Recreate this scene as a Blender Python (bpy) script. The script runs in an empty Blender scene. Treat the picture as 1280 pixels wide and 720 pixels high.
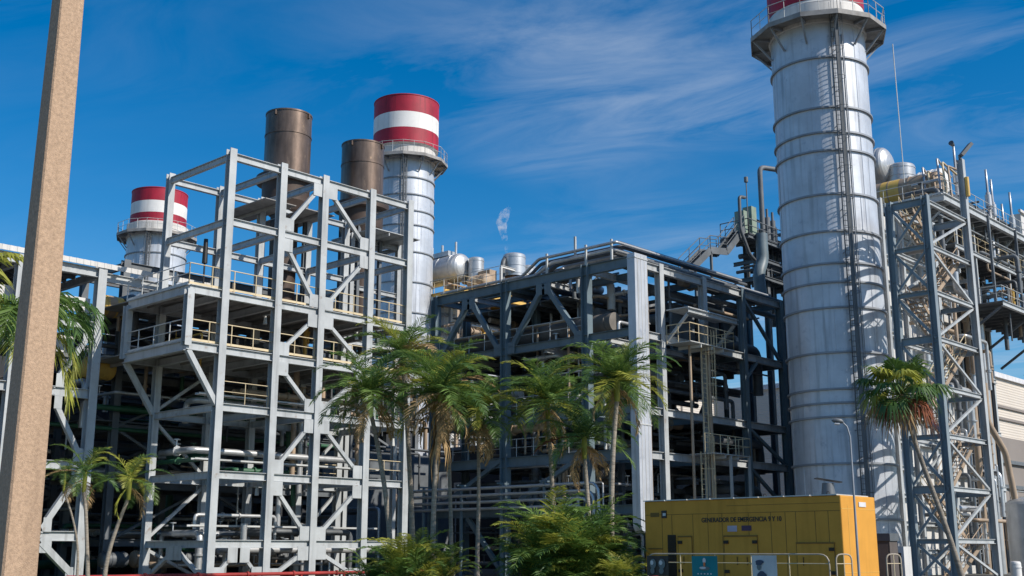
import bpy, math, random
from mathutils import Vector, Matrix, noise
R = math.radians
rnd = random.Random(7)

# ------------------------------------------------------------------ camera, sky, sun, exposure
sc = bpy.context.scene
COL = sc.collection
EYE = 1.6
PITCH, AZ = R(12.9), R(43)            # plant grid: X runs right-and-away, Y runs left-and-away
cam_d = bpy.data.cameras.new('camera')
cam = bpy.data.objects.new('camera', cam_d)
COL.objects.link(cam)
cam.location = (0, 0, EYE)
cam.rotation_euler = (R(90) + PITCH, 0, AZ - R(90))
cam_d.sensor_width = 36
cam_d.lens = 1430 / 1280 * 36
cam_d.clip_start = 0.1
cam_d.clip_end = 6000
sc.camera = cam

SUN_AZ, SUN_EL = R(-74), R(38)        # world angle of the sun, counter-clockwise from +X
sund = bpy.data.lights.new('sun', 'SUN')
sund.energy = 5.0
sund.angle = R(0.5)
sund.color = (1.0, 0.93, 0.83)
sun = bpy.data.objects.new('sun', sund)
COL.objects.link(sun)
sdir = Vector((math.cos(SUN_AZ) * math.cos(SUN_EL), math.sin(SUN_AZ) * math.cos(SUN_EL), math.sin(SUN_EL)))
sun.rotation_euler = sdir.to_track_quat('Z', 'Y').to_euler()
sun.location = (60, -60, 80)

w = bpy.data.worlds.new('World')
sc.world = w
w.use_nodes = True
nt = w.node_tree
nt.nodes.clear()
N = nt.nodes.new
L = nt.links.new
out = N('ShaderNodeOutputWorld')
bg = N('ShaderNodeBackground')
bg.inputs['Strength'].default_value = 0.115
sky = N('ShaderNodeTexSky')
sky.sky_type = 'NISHITA'
sky.sun_disc = False
sky.sun_elevation = SUN_EL
sky.sun_rotation = R(90) - SUN_AZ
sky.air_density = 1.0
sky.dust_density = 0.25
sky.ozone_density = 3.0
sky.altitude = 0
hs = N('ShaderNodeHueSaturation')
hs.inputs['Saturation'].default_value = 1.47
hs.inputs['Value'].default_value = 1.08
L(sky.outputs[0], hs.inputs['Color'])
# thin cirrus drawn on a high plane over the sky direction
tc = N('ShaderNodeTexCoord')
sep = N('ShaderNodeSeparateXYZ')
L(tc.outputs['Generated'], sep.inputs[0])
zc = N('ShaderNodeMath'); zc.operation = 'MAXIMUM'; zc.inputs[1].default_value = 0.04
L(sep.outputs['Z'], zc.inputs[0])
dx = N('ShaderNodeMath'); dx.operation = 'DIVIDE'; L(sep.outputs['X'], dx.inputs[0]); L(zc.outputs[0], dx.inputs[1])
dy = N('ShaderNodeMath'); dy.operation = 'DIVIDE'; L(sep.outputs['Y'], dy.inputs[0]); L(zc.outputs[0], dy.inputs[1])
cmb = N('ShaderNodeCombineXYZ'); L(dx.outputs[0], cmb.inputs[0]); L(dy.outputs[0], cmb.inputs[1])
mp = N('ShaderNodeMapping'); mp.inputs['Scale'].default_value = (0.8, 1.7, 1)
mp.inputs['Location'].default_value = (1.3, 0.4, 0)
mpr = N('ShaderNodeMapping'); mpr.inputs['Rotation'].default_value = (0, 0, R(82)); L(cmb.outputs[0], mpr.inputs[0])
L(mpr.outputs[0], mp.inputs[0])
n1 = N('ShaderNodeTexNoise'); n1.inputs['Scale'].default_value = 1.6; n1.inputs['Detail'].default_value = 9; n1.inputs['Roughness'].default_value = 0.62
n1.inputs['Distortion'].default_value = 1.1
L(mp.outputs[0], n1.inputs[0])
n2 = N('ShaderNodeTexNoise'); n2.inputs['Scale'].default_value = 0.55; n2.inputs['Detail'].default_value = 3
L(cmb.outputs[0], n2.inputs[0])
r1 = N('ShaderNodeMapRange'); r1.inputs['From Min'].default_value = 0.38; r1.inputs['From Max'].default_value = 0.80
L(n1.outputs[0], r1.inputs[0])
r2 = N('ShaderNodeMapRange'); r2.inputs['From Min'].default_value = 0.38; r2.inputs['From Max'].default_value = 0.60
L(n2.outputs[0], r2.inputs[0])
mu = N('ShaderNodeMath'); mu.operation = 'MULTIPLY'; L(r1.outputs[0], mu.inputs[0]); L(r2.outputs[0], mu.inputs[1])
dt = N('ShaderNodeVectorMath'); dt.operation = 'DOT_PRODUCT'; dt.inputs[1].default_value = (0.682, -0.731, 0); L(tc.outputs['Generated'], dt.inputs[0])
rm = N('ShaderNodeMapRange'); rm.inputs['From Min'].default_value = -0.22; rm.inputs['From Max'].default_value = 0.02; rm.inputs['To Min'].default_value = 0.07; rm.inputs['To Max'].default_value = 0.5
L(dt.outputs['Value'], rm.inputs[0])
mu2 = N('ShaderNodeMath'); mu2.operation = 'MULTIPLY'; L(rm.outputs[0], mu2.inputs[1]); L(mu.outputs[0], mu2.inputs[0])
mx = N('ShaderNodeMixRGB'); mx.inputs[2].default_value = (5.6, 6.2, 7.0, 1)
L(mu2.outputs[0], mx.inputs[0]); L(hs.outputs[0], mx.inputs[1])
L(mx.outputs[0], bg.inputs['Color'])
L(bg.outputs[0], out.inputs[0])

sc.view_settings.view_transform = 'Standard'
sc.view_settings.look = 'None'
sc.view_settings.exposure = 0.0
sc.view_settings.gamma = 1
sc.render.engine = 'CYCLES'
sc.cycles.max_bounces = 6
sc.cycles.volume_bounces = 2

# ------------------------------------------------------------------ materials
MATS = {}
def mat(name, col, rough=0.6, metal=0.0, var=0.18, scale=1.5, stretch=(1, 1, 1), rust=0.0, bump=0.0, bscale=None,
        rustcol=(0.16, 0.07, 0.03), wave=None, spec=0.5, trans=0.0, streak=0.0):
    if name in MATS: return MATS[name]
    m = bpy.data.materials.new(name); m.use_nodes = True
    t = m.node_tree; b = t.nodes['Principled BSDF']
    nn = t.nodes.new; ll = t.links.new
    b.inputs['Roughness'].default_value = rough
    b.inputs['Metallic'].default_value = metal
    b.inputs['Specular IOR Level'].default_value = spec
    c = nn('ShaderNodeTexCoord')
    mpn = nn('ShaderNodeMapping'); mpn.inputs['Scale'].default_value = stretch
    ll(c.outputs['Object'], mpn.inputs[0])
    n = nn('ShaderNodeTexNoise'); n.inputs['Scale'].default_value = scale; n.inputs['Detail'].default_value = 8; n.inputs['Roughness'].default_value = 0.6
    ll(mpn.outputs[0], n.inputs[0])
    ramp = nn('ShaderNodeMapRange'); ramp.inputs['From Min'].default_value = 0.3; ramp.inputs['From Max'].default_value = 0.7
    ramp.inputs['To Min'].default_value = 1 - var; ramp.inputs['To Max'].default_value = 1 + var
    ll(n.outputs[0], ramp.inputs[0])
    v = nn('ShaderNodeVectorMath'); v.operation = 'SCALE'; v.inputs[0].default_value = col
    ll(ramp.outputs[0], v.inputs['Scale'])
    last = v.outputs[0]
    if streak > 0:      # rain streaks running down
        ms = nn('ShaderNodeMapping'); ms.inputs['Scale'].default_value = (2.2, 2.2, 0.12); ll(c.outputs['Object'], ms.inputs[0])
        ns = nn('ShaderNodeTexNoise'); ns.inputs['Scale'].default_value = 1.6; ns.inputs['Detail'].default_value = 6; ll(ms.outputs[0], ns.inputs[0])
        rs = nn('ShaderNodeMapRange'); rs.inputs['From Min'].default_value = 0.52; rs.inputs['From Max'].default_value = 0.75
        rs.inputs['To Max'].default_value = streak
        ll(ns.outputs[0], rs.inputs[0])
        mi = nn('ShaderNodeMixRGB'); mi.inputs[2].default_value = (col[0]*0.38, col[1]*0.37, col[2]*0.36, 1)
        ll(rs.outputs[0], mi.inputs[0]); ll(last, mi.inputs[1]); last = mi.outputs[0]
    if rust > 0:
        nr = nn('ShaderNodeTexNoise'); nr.inputs['Scale'].default_value = scale * 2.3; nr.inputs['Detail'].default_value = 10; nr.inputs['Roughness'].default_value = 0.7
        ll(mpn.outputs[0], nr.inputs[0])
        rr = nn('ShaderNodeMapRange'); rr.inputs['From Min'].default_value = 0.70 - rust * 0.3; rr.inputs['From Max'].default_value = 0.80 - rust * 0.2
        ll(nr.outputs[0], rr.inputs[0])
        mi = nn('ShaderNodeMixRGB'); mi.inputs[2].default_value = (*rustcol, 1)
        ll(rr.outputs[0], mi.inputs[0]); ll(last, mi.inputs[1]); last = mi.outputs[0]
    ll(last, b.inputs['Base Color'])
    if wave:            # corrugation: (axis, frequency, strength)
        wv = nn('ShaderNodeTexWave'); wv.bands_direction = wave[0]; wv.inputs['Scale'].default_value = wave[1]
        ll(c.outputs['Object'], wv.inputs[0])
        bm = nn('ShaderNodeBump'); bm.inputs['Strength'].default_value = wave[2]; bm.inputs['Distance'].default_value = 0.08
        ll(wv.outputs['Fac'], bm.inputs['Height']); ll(bm.outputs[0], b.inputs['Normal'])
    elif bump > 0:
        nb = nn('ShaderNodeTexNoise'); nb.inputs['Scale'].default_value = bscale or scale * 6; nb.inputs['Detail'].default_value = 5
        ll(mpn.outputs[0], nb.inputs[0])
        bm = nn('ShaderNodeBump'); bm.inputs['Strength'].default_value = bump; bm.inputs['Distance'].default_value = 0.05
        ll(nb.outputs[0], bm.inputs['Height']); ll(bm.outputs[0], b.inputs['Normal'])
    if trans > 0:
        b.inputs['Transmission Weight'].default_value = 0
        tb = nn('ShaderNodeBsdfTranslucent'); ll(last, tb.inputs[0])
        ms_ = nn('ShaderNodeMixShader'); ms_.inputs[0].default_value = trans
        o = t.nodes['Material Output']
        ll(b.outputs[0], ms_.inputs[1]); ll(tb.outputs[0], ms_.inputs[2]); ll(ms_.outputs[0], o.inputs[0])
    MATS[name] = m
    return m

GREY = mat('painted_grey_steel', (0.42, 0.44, 0.45), 0.5, 0, 0.18, 0.7, rust=0.3, streak=0.5, rustcol=(0.22, 0.15, 0.10))
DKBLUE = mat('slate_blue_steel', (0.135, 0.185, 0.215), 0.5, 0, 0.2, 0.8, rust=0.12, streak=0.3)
SHADOW = mat('shade_dark_steel', (0.12, 0.135, 0.15), 0.6, 0, 0.3, 0.8, rust=0.25)  # dark base colour stands in for the shade inside the racks
ALU = mat('aluminium_cladding', (0.52, 0.55, 0.60), 0.45, 0.25, 0.16, 0.6, streak=0.6, rust=0.42, rustcol=(0.33, 0.37, 0.44), bump=0.2, bscale=0.9)
RINGM = mat('stiffener_ring_steel', (0.26, 0.28, 0.31), 0.55, 0.2, 0.2, 1.0, rust=0.15)
PIPEAL = mat('insulated_pipe_jacket', (0.50, 0.51, 0.52), 0.38, 0.5, 0.15, 1.0, streak=0.3)
PIPEDK = mat('dark_painted_pipe', (0.10, 0.11, 0.12), 0.5, 0.1, 0.25, 1.2, rust=0.2)
PIPEGR = mat('green_painted_pipe', (0.03, 0.11, 0.06), 0.45, 0, 0.2, 1.0, rust=0.1)
PIPETAN = mat('weathered_tan_pipe', (0.36, 0.27, 0.19), 0.6, 0.1, 0.25, 1.0, rust=0.3)
YELLOW = mat('safety_yellow_paint', (0.66, 0.42, 0.10), 0.5, 0, 0.15, 1.2, rust=0.1)
RAILM = mat('cream_handrail_paint', (0.60, 0.49, 0.31), 0.5, 0, 0.2, 0.6, rust=0.1)
RAILW = mat('galvanised_handrail', (0.50, 0.51, 0.50), 0.5, 0.1, 0.2, 0.8)
RED = mat('red_stack_paint', (0.33, 0.008, 0.03), 0.6, 0, 0.25, 0.6, streak=0.6, rust=.2, rustcol=(.25, .02, .03))
WHITE = mat('white_stack_paint', (0.74, 0.73, 0.71), 0.6, 0, 0.1, 0.6, streak=0.35, rust=.12, rustcol=(.4, .36, .32))
COLLAR = mat('stained_white_cladding', (0.62, 0.60, 0.57), 0.6, 0, 0.15, 0.8, streak=0.5, rust=0.12)
RUST = mat('heat_tinted_steel', (0.15, 0.105, 0.08), 0.4, 0.5, 0.5, 1.0, stretch=(1, 1, 0.4), rust=0.38, rustcol=(0.36, 0.25, 0.16), bump=0.08, streak=.6)
RUSTDK = mat('burnt_brown_steel', (0.07, 0.048, 0.038), 0.6, 0.3, 0.3, 1.2, rust=0.2)
DECKM = mat('deck_plate', (0.28, 0.27, 0.26), 0.7, 0, 0.3, 1.5, rust=0.25)
GENY = mat('generator_yellow_paint', (0.62, 0.30, 0.055), 0.7, 0, 0.1, 0.9, streak=0.3, spec=.12, rust=.1)
GENS = mat('seam_shadow_gap', (0.20, 0.11, 0.02), 0.7)
BLACK = mat('black_paint', (0.015, 0.015, 0.016), 0.5)
BLACKR = mat('matt_dark_louvre', (0.03, 0.02, 0.012), 0.7)
CONC = mat('exposed_aggregate_concrete', (0.43, 0.295, 0.195), 0.85, 0, 0.25, 30.0, rust=0.35, rustcol=(0.23, 0.13, 0.085), bump=0.25, bscale=90, streak=.35)
GROUND = mat('oily_yard_ground', (0.10, 0.095, 0.085), 0.9, 0, 0.3, 0.3, bump=0.3)
ROAD = mat('worn_concrete_road', (0.13, 0.105, 0.08), 0.85, 0, 0.25, 0.8, bump=0.3, bscale=40)
KERB = mat('kerb_concrete', (0.34, 0.33, 0.31), 0.85, 0, 0.2, 2)
GRASS = mat('dry_grass_soil', (0.07, 0.10, 0.035), 0.9, 0, 0.4, 2.0, bump=0.5)
BEIGE = mat('beige_sheet_wall', (0.60, 0.54, 0.47), 0.75, 0, 0.08, 0.1, wave=('Z', 1.2, 0.35))
BEIGED = mat('brown_sheet_band', (0.24, 0.21, 0.19), 0.75, 0, 0.1, 0.2)
HALL = mat('dark_hall_cladding', (0.032, 0.036, 0.043), 0.7, 0, 0.25, 0.3, wave=('X', 3, 0.3))
CASING = mat('boiler_casing_paint', (0.60, 0.59, 0.57), 0.6, 0, 0.14, 0.35, streak=0.4, rust=0.1)
TEAL = mat('teal_banner_cloth', (0.0, 0.20, 0.24), 0.7)
BANW = mat('white_banner_cloth', (0.55, 0.56, 0.58), 0.7)
PAPER = mat('pale_print', (0.62, 0.62, 0.64), 0.7)
MIDG = mat('grey_print', (0.14, 0.17, 0.18), 0.7)
SKYP = mat('slate_print', (0.05, 0.07, 0.12), 0.7)
LILAC = mat('lilac_sticker', (0.45, 0.40, 0.50), 0.6)
PURP = mat('dark_purple_sticker', (0.07, 0.03, 0.07), 0.6)
ORNG = mat('orange_paint', (0.65, 0.16, 0.04), 0.5)
REDP = mat('red_fire_pipe', (0.30, 0.025, 0.022), 0.7, 0, 0.3, 1.0, rust=.25)
GREENB = mat('faded_green_enclosure', (0.22, 0.28, 0.22), 0.6, 0, 0.2, 1.0)
BARK = mat('palm_trunk_bark', (0.30, 0.26, 0.21), 0.9, 0, 0.35, 3.0, stretch=(0.4, 0.4, 3.5), bump=0.8)
BARKR = mat('russet_palm_bark', (0.20, 0.11, 0.07), 0.9, 0, 0.35, 3.0, bump=0.8)
LEAF = mat('palm_leaf_green', (0.145, 0.235, 0.05), 0.45, 0, 0.35, 1.3, trans=0.4)
LEAF2 = mat('palm_leaf_dark_green', (0.08, 0.155, 0.038), 0.45, 0, 0.3, 1.3, trans=0.35)
LEAFY = mat('palm_leaf_yellow_green', (0.36, 0.37, 0.06), 0.45, 0, 0.3, 1.3, trans=0.4)
LEAFB = mat('palm_leaf_dead_brown', (0.40, 0.27, 0.13), 0.8, 0, 0.35, 1.3, trans=0.2)
LEAFR = mat('palm_leaf_russet', (0.20, 0.055, 0.02), 0.8, 0, 0.3, 1.3, trans=0.2)

# ------------------------------------------------------------------ mesh helpers
class MB:
    def __init__(s):
        s.v = []; s.f = []; s.sm = []; s.mi = []; s.cur = 0
    def add(s, vs, fs, smooth=False):
        o = len(s.v)
        s.v.extend([tuple(q) for q in vs])
        for f in fs:
            s.f.append([i + o for i in f]); s.sm.append(smooth); s.mi.append(s.cur)
    def box(s, a, b):
        x0, y0, z0 = a; x1, y1, z1 = b
        s.add([(x0,y0,z0),(x1,y0,z0),(x1,y1,z0),(x0,y1,z0),(x0,y0,z1),(x1,y0,z1),(x1,y1,z1),(x0,y1,z1)],
              [(0,3,2,1),(4,5,6,7),(0,1,5,4),(1,2,6,5),(2,3,7,6),(3,0,4,7)])
        return s
    def bar(s, p, q, a, b, up=(0, 0, 1), off=(0, 0)):
        """rectangular bar from p to q; a across, b along 'up'"""
        p = Vector(p); q = Vector(q); d = (q - p).normalized(); u = Vector(up)
        if abs(d.dot(u)) > 0.98: u = Vector((0, 1, 0))
        sx = d.cross(u).normalized(); uy = sx.cross(d).normalized()
        c = sx * off[0] + uy * off[1]
        vs = []
        for e in (p, q):
            for i, j in ((-1,-1),(1,-1),(1,1),(-1,1)):
                vs.append(e + c + sx * (i * a / 2) + uy * (j * b / 2))
        s.add(vs, [(0,1,2,3),(7,6,5,4),(0,4,5,1),(1,5,6,2),(2,6,7,3),(3,7,4,0)])
        return s
    def hsec(s, p, q, w, h, up=(0, 0, 1), t=0.03):
        """H / I section: flanges of width w at +-h/2 along 'up', web between"""
        s.bar(p, q, w, t, up, (0, h / 2 - t / 2)); s.bar(p, q, w, t, up, (0, -h / 2 + t / 2))
        s.bar(p, q, t, h - 2 * t, up)
        return s
    def tube(s, pts, r, n=10, cap=True):
        pts = [Vector(p) for p in pts]
        if not isinstance(r, (list, tuple)): r = [r] * len(pts)
        vs = []; prev = None
        for i, p in enumerate(pts):
            if i == 0: d = pts[1] - p
            elif i == len(pts) - 1: d = p - pts[i - 1]
            else: d = (pts[i + 1] - p).normalized() + (p - pts[i - 1]).normalized()
            d.normalize()
            if prev is None:
                u = Vector((0, 0, 1)) if abs(d.z) < 0.9 else Vector((1, 0, 0))
                a = d.cross(u).normalized()
            else:
                a = (prev - d * prev.dot(d)).normalized()
            prev = a
            b = d.cross(a).normalized()
            for k in range(n):
                t = 2 * math.pi * k / n
                vs.append(p + (a * math.cos(t) + b * math.sin(t)) * r[i])
        fs = []
        for i in range(len(pts) - 1):
            for k in range(n):
                fs.append((i*n+k, i*n+(k+1) % n, (i+1)*n+(k+1) % n, (i+1)*n+k))
        s.add(vs, fs, True)
        if cap:
            s.add(vs[:n], [tuple(range(n))[::-1]]); s.add(vs[-n:], [tuple(range(n))])
        return s
    def run(s, pts, r, n=10, bend=None):
        """pipe with rounded elbows"""
        pts = [Vector(p) for p in pts]; bend = bend or r * 2.2
        o = [pts[0]]
        for i in range(1, len(pts) - 1):
            a = (pts[i-1] - pts[i]); b = (pts[i+1] - pts[i])
            k = min(bend, a.length * 0.45, b.length * 0.45)
            pa = pts[i] + a.normalized() * k; pb = pts[i] + b.normalized() * k
            for t in (0, .25, .5, .75, 1):
                o.append(pa.lerp(pts[i], t).lerp(pts[i].lerp(pb, t), t))
        o.append(pts[-1])
        return s.tube(o, r, n)
    def lathe(s, prof, c=(0, 0, 0), n=48, axis='Z', smooth=True, split=True):
        """profile [(r, h)...]; split keeps band edges crisp"""
        c = Vector(c)
        def P(r_, h_, k):
            t = 2 * math.pi * k / n
            a, b = r_ * math.cos(t), r_ * math.sin(t)
            if axis == 'Z': return c + Vector((a, b, h_))
            if axis == 'Y': return c + Vector((a, h_, b))
            return c + Vector((h_, a, b))
        for i in range(len(prof) - 1):
            vs = [P(*prof[i], k) for k in range(n)] + [P(*prof[i+1], k) for k in range(n)]
            s.add(vs, [(k, (k+1) % n, n+(k+1) % n, n+k) for k in range(n)], smooth)
        return s
    def build(s, name, m, parent=None):
        me = bpy.data.meshes.new(name)
        off = Vector(parent['_o']) if parent is not None and '_o' in parent else Vector((0, 0, 0))
        me.from_pydata([tuple(Vector(v) - off) for v in s.v], [], s.f)
        me.polygons.foreach_set('use_smooth', s.sm)
        ms = m if isinstance(m, (list, tuple)) else [m]
        for q in ms: me.materials.append(q)
        if len(ms) > 1: me.polygons.foreach_set('material_index', s.mi)
        me.update()
        o = bpy.data.objects.new(name, me)
        COL.objects.link(o)
        if parent is not None:
            o.parent = parent
            o['_o'] = list(off)
        return o

def thing(name, label, cat, loc=(0, 0, 0), group=None):
    o = bpy.data.objects.new(name, None); COL.objects.link(o)
    o.location = loc; o['_o'] = list(loc); o['label'] = label; o['category'] = cat
    o.empty_display_size = 0.3
    if group: o['group'] = group
    return o
def solo(mb, name, m, label, cat, loc, group=None):
    """a thing that is one mesh, with its origin at its base"""
    h = {'_o': loc}
    class H(dict): pass
    me_o = mb
    off = Vector(loc)
    me_o.v = [tuple(Vector(v) - off) for v in me_o.v]
    o = me_o.build(name, m); o.location = loc; o['_o'] = list(loc)
    o['label'] = label; o['category'] = cat
    if group: o['group'] = group
    return o
def struct(name, mb, m):
    o = mb.build(name, m); o['kind'] = 'structure'; return o

def rail(root, pts, m=None, h=1.1, step=1.4, name='handrail', r=0.024, toe=False):
    b = MB(); up = Vector((0, 0, 1)); m = m or RAILM
    pts = [Vector(p) for p in pts]
    for i in range(len(pts) - 1):
        p, q = pts[i], pts[i+1]
        b.tube([p + up*h, q + up*h], r, 6); b.tube([p + up*h*0.52, q + up*h*0.52], r*0.8, 6)
        if toe: b.bar(p + up*0.07, q + up*0.07, 0.012, 0.12)
        n = max(1, round((q - p).length / step))
        for k in range(n + 1):
            c = p.lerp(q, k / n); b.tube([c, c + up*h], r, 6)
    return b.build(name, m, root)
def deck(root, x0, x1, y0, y1, z, m=None, name='deck', ribs=True, t=0.05, along='x'):
    b = MB(); b.box((x0, y0, z), (x1, y1, z + t))
    if ribs:
        n = max(2, int((x1 - x0) / 1.1)) if along == 'x' else max(2, int((y1 - y0) / 1.1))
        for k in range(1, n):
            if along == 'x':
                x = x0 + (x1 - x0) * k / n; b.bar((x, y0 + .05, z - 0.12), (x, y1 - .05, z - 0.12), 0.08, 0.2)
            else:
                y = y0 + (y1 - y0) * k / n; b.bar((x0 + .05, y, z - 0.12), (x1 - .05, y, z - 0.12), 0.08, 0.2)
    return b.build(name, m or DECKM, root)
def brace(root, p, q, m=None, w=0.2, name='brace', plates=True, nrm='y'):
    b = MB(); p = Vector(p); q = Vector(q)
    b.bar(p, q, w, w, (0, 1, 0) if nrm == 'y' else (1, 0, 0))
    if plates:
        for e, d in ((p, (q-p).normalized()), (q, (p-q).normalized())):
            c = e + d * 0.42
            if nrm == 'y': b.box((c.x-.36, c.y-.142, c.z-.36), (c.x+.36, c.y-.112, c.z+.36))
            else: b.box((c.x-.142, c.y-.36, c.z-.36), (c.x-.112, c.y+.36, c.z+.36))
    return b.build(name, m or GREY, root)
def column(root, x, y, z0, z1, m=None, w=0.45):
    b = MB(); b.hsec((x, y, z0), (x, y, z1), w, w, (0, 1, 0), 0.035)
    b.box((x-w*.75, y-w*.75, z0), (x+w*.75, y+w*.75, z0+.04))
    return b.build('column', m or GREY, root)
def girder(root, p, q, m=None, h=0.42, w=0.26, name='beam'):
    return MB().hsec(p, q, w, h, (0, 0, 1), 0.03).build(name, m or GREY, root)
def frame(root, xs, ys, zs, ztop, m=None, cw=0.42, bh=0.4, bw=0.26):
    for x in xs:
        for y in ys: column(root, x, y, 0, ztop, m, cw)
    for y in ys:
        for z in zs: girder(root, (xs[0], y, z), (xs[-1], y, z), m, bh, bw)
    for x in xs:
        for z in zs: girder(root, (x, ys[0], z - 0.02), (x, ys[-1], z - 0.02), m, bh * .9, bw * .9, 'cross_beam')
def ladder(root, x, y, z0, z1, m=None, w=0.45, cage=True, face=(0, -1), name='caged_ladder'):
    b = MB(); fx, fy = face; sx, sy = -fy, fx
    for s in (-1, 1): b.bar((x+sx*w/2*s, y+sy*w/2*s, z0), (x+sx*w/2*s, y+sy*w/2*s, z1), .06, .06)
    z = z0 + .3
    while z < z1:
        b.bar((x-sx*w/2, y-sy*w/2, z), (x+sx*w/2, y+sy*w/2, z), .03, .03); z += .3
    if cage:
        z = z0 + 2.2
        while z < z1 + 1:
            pts = [(x + sx*.37*math.cos(t) + fx*(.37+.37*math.sin(t)), y + sy*.37*math.cos(t) + fy*(.37+.37*math.sin(t)), z) for t in [math.pi*(-.35+1.7*k/10) for k in range(11)]]
            b.tube(pts, .016, 5); z += 1.9
        for t in (0, .17, .33, .5, .67, .83, 1):
            a = math.pi * t
            b.bar((x+sx*.37*math.cos(a)+fx*(.37+.37*math.sin(a)), y+sy*.37*math.cos(a)+fy*(.37+.37*math.sin(a)), z0+2.2),
                  (x+sx*.37*math.cos(a)+fx*(.37+.37*math.sin(a)), y+sy*.37*math.cos(a)+fy*(.37+.37*math.sin(a)), z1+.9), .028, .012)
    return b.build(name, m or RAILM, root)

def clutter(root, xr, yr, zs, n, seed, mats=None, rmax=0.28, name='pipe', ax=0.5, drop=0.4):
    """process pipework: long runs with elbows, valves and flanges, carried on the beams"""
    q = random.Random(seed); mats = mats or [PIPEAL, PIPEDK, PIPEDK, PIPEAL, PIPEGR, PIPETAN]
    for i in range(n):
        z = q.choice(zs) + q.choice((.35, .5, .8, 1.3)); r = q.choice((.06, .08, .1, .13, .18, rmax))
        b = MB()
        if q.random() < ax:
            y = q.uniform(*yr); x0 = q.uniform(xr[0], xr[0] + (xr[1]-xr[0])*.5); x1 = q.uniform(x0 + 2, xr[1])
            pts = [(x0, y, z), (x1, y, z)]
            if q.random() < drop: pts.append((x1, y, max(.2, z - q.uniform(1.5, 5))))
            if q.random() < drop: pts.insert(0, (x0, min(yr[1], y + q.uniform(1, 4)), z))
            if q.random() < .3: pts.insert(0, (x0, pts[0][1], z + q.uniform(-2, 2)))
        else:
            x = q.uniform(*xr); y0 = q.uniform(yr[0], yr[0] + (yr[1]-yr[0])*.5); y1 = q.uniform(y0 + 1.5, yr[1]+1.6)
            y1 = min(y1, yr[1])
            pts = [(x, y0, z), (x, y1, z)]
            if q.random() < drop + .2: pts.insert(0, (x, y0, max(.2, z - q.uniform(1.5, 5))))
            if q.random() < drop: pts.append((min(xr[1], x + q.uniform(1, 4)), y1, z))
        b.run(pts, r, 10)
        P = [Vector(p) for p in pts]
        for k in range(len(P) - 1):
            d = P[k+1] - P[k]
            if d.length > 1.6:
                for _ in range(q.randint(0, 2)):
                    c = P[k] + d * q.uniform(.3, .7); dn = d.normalized() * .05
                    b.tube([c - dn, c + dn], r * 1.55, 10)
                if q.random() < .35:
                    c = P[k] + d * .5
                    b.tube([c, c + Vector((0, 0, r + .45))], r * .35, 6)
                    b.tube([c + Vector((0, 0, r+.42)), c + Vector((0, 0, r+.47))], r*.5 + .12, 10)
        b.build(name, q.choice(mats), root)

def vessel(root, c, r, l, axis, m, name='vessel', legs=None):
    """horizontal drum with dished ends and band joints"""
    prof = [(0.001, -l/2 - r*.45)] + [(r*math.sin(t), -l/2 - r*.45*math.cos(t)) for t in [R(15*k) for k in range(1, 7)]]
    prof += [(r, l/2)] + [(r*math.cos(t), l/2 + r*.45*math.sin(t)) for t in [R(15*k) for k in range(1, 6)]] + [(0.001, l/2 + r*.45)]
    b = MB(); b.lathe(prof, c, 32, axis)
    for k in (-.42, -.14, .14, .42):
        b.lathe([(r+.002, l*k-.05), (r+.03, l*k-.05), (r+.03, l*k+.05), (r+.002, l*k+.05)], c, 32, axis)
    return b.build(name, m, root)
def tank(root, c, r, h, m, name='tank', dome=0.25):
    prof = [(r, 0), (r, h)] + [(r*math.cos(R(a)), h + r*dome*math.sin(R(a))) for a in (20, 40, 60, 80)] + [(0.001, h + r*dome)]
    b = MB(); b.lathe(prof, c, 32)
    for z in (0.12*h, .5*h, .9*h): b.lathe([(r+.002, z-.04), (r+.035, z-.04), (r+.035, z+.04), (r+.002, z+.04)], c, 32)
    return b.build(name, m, root)

# ------------------------------------------------------------------ setting
g = MB(); g.box((-600, -600, -0.5), (900, 900, 0.0)); struct('ground', g, GROUND)
g = MB(); g.add([(-60, -150, .004), (22, -150, .004), (22, 300, .004), (-60, 300, .004)], [(0, 1, 2, 3)]); struct('road', g, ROAD)
g = MB(); g.box((22, -150, 0), (22.25, 300, .13)); struct('kerb', g, KERB)
g = MB()
g.add([(22.25, 14, .006), (30.0, 14, .006), (30.0, 90, .006), (22.25, 90, .006)], [(0, 1, 2, 3)])
g.add([(30.0, 34, .006), (50.0, 34, .006), (50.0, 48.5, .006), (30.0, 48.5, .006)], [(0, 1, 2, 3)])
struct('planting_bed', g, GRASS)

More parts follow.
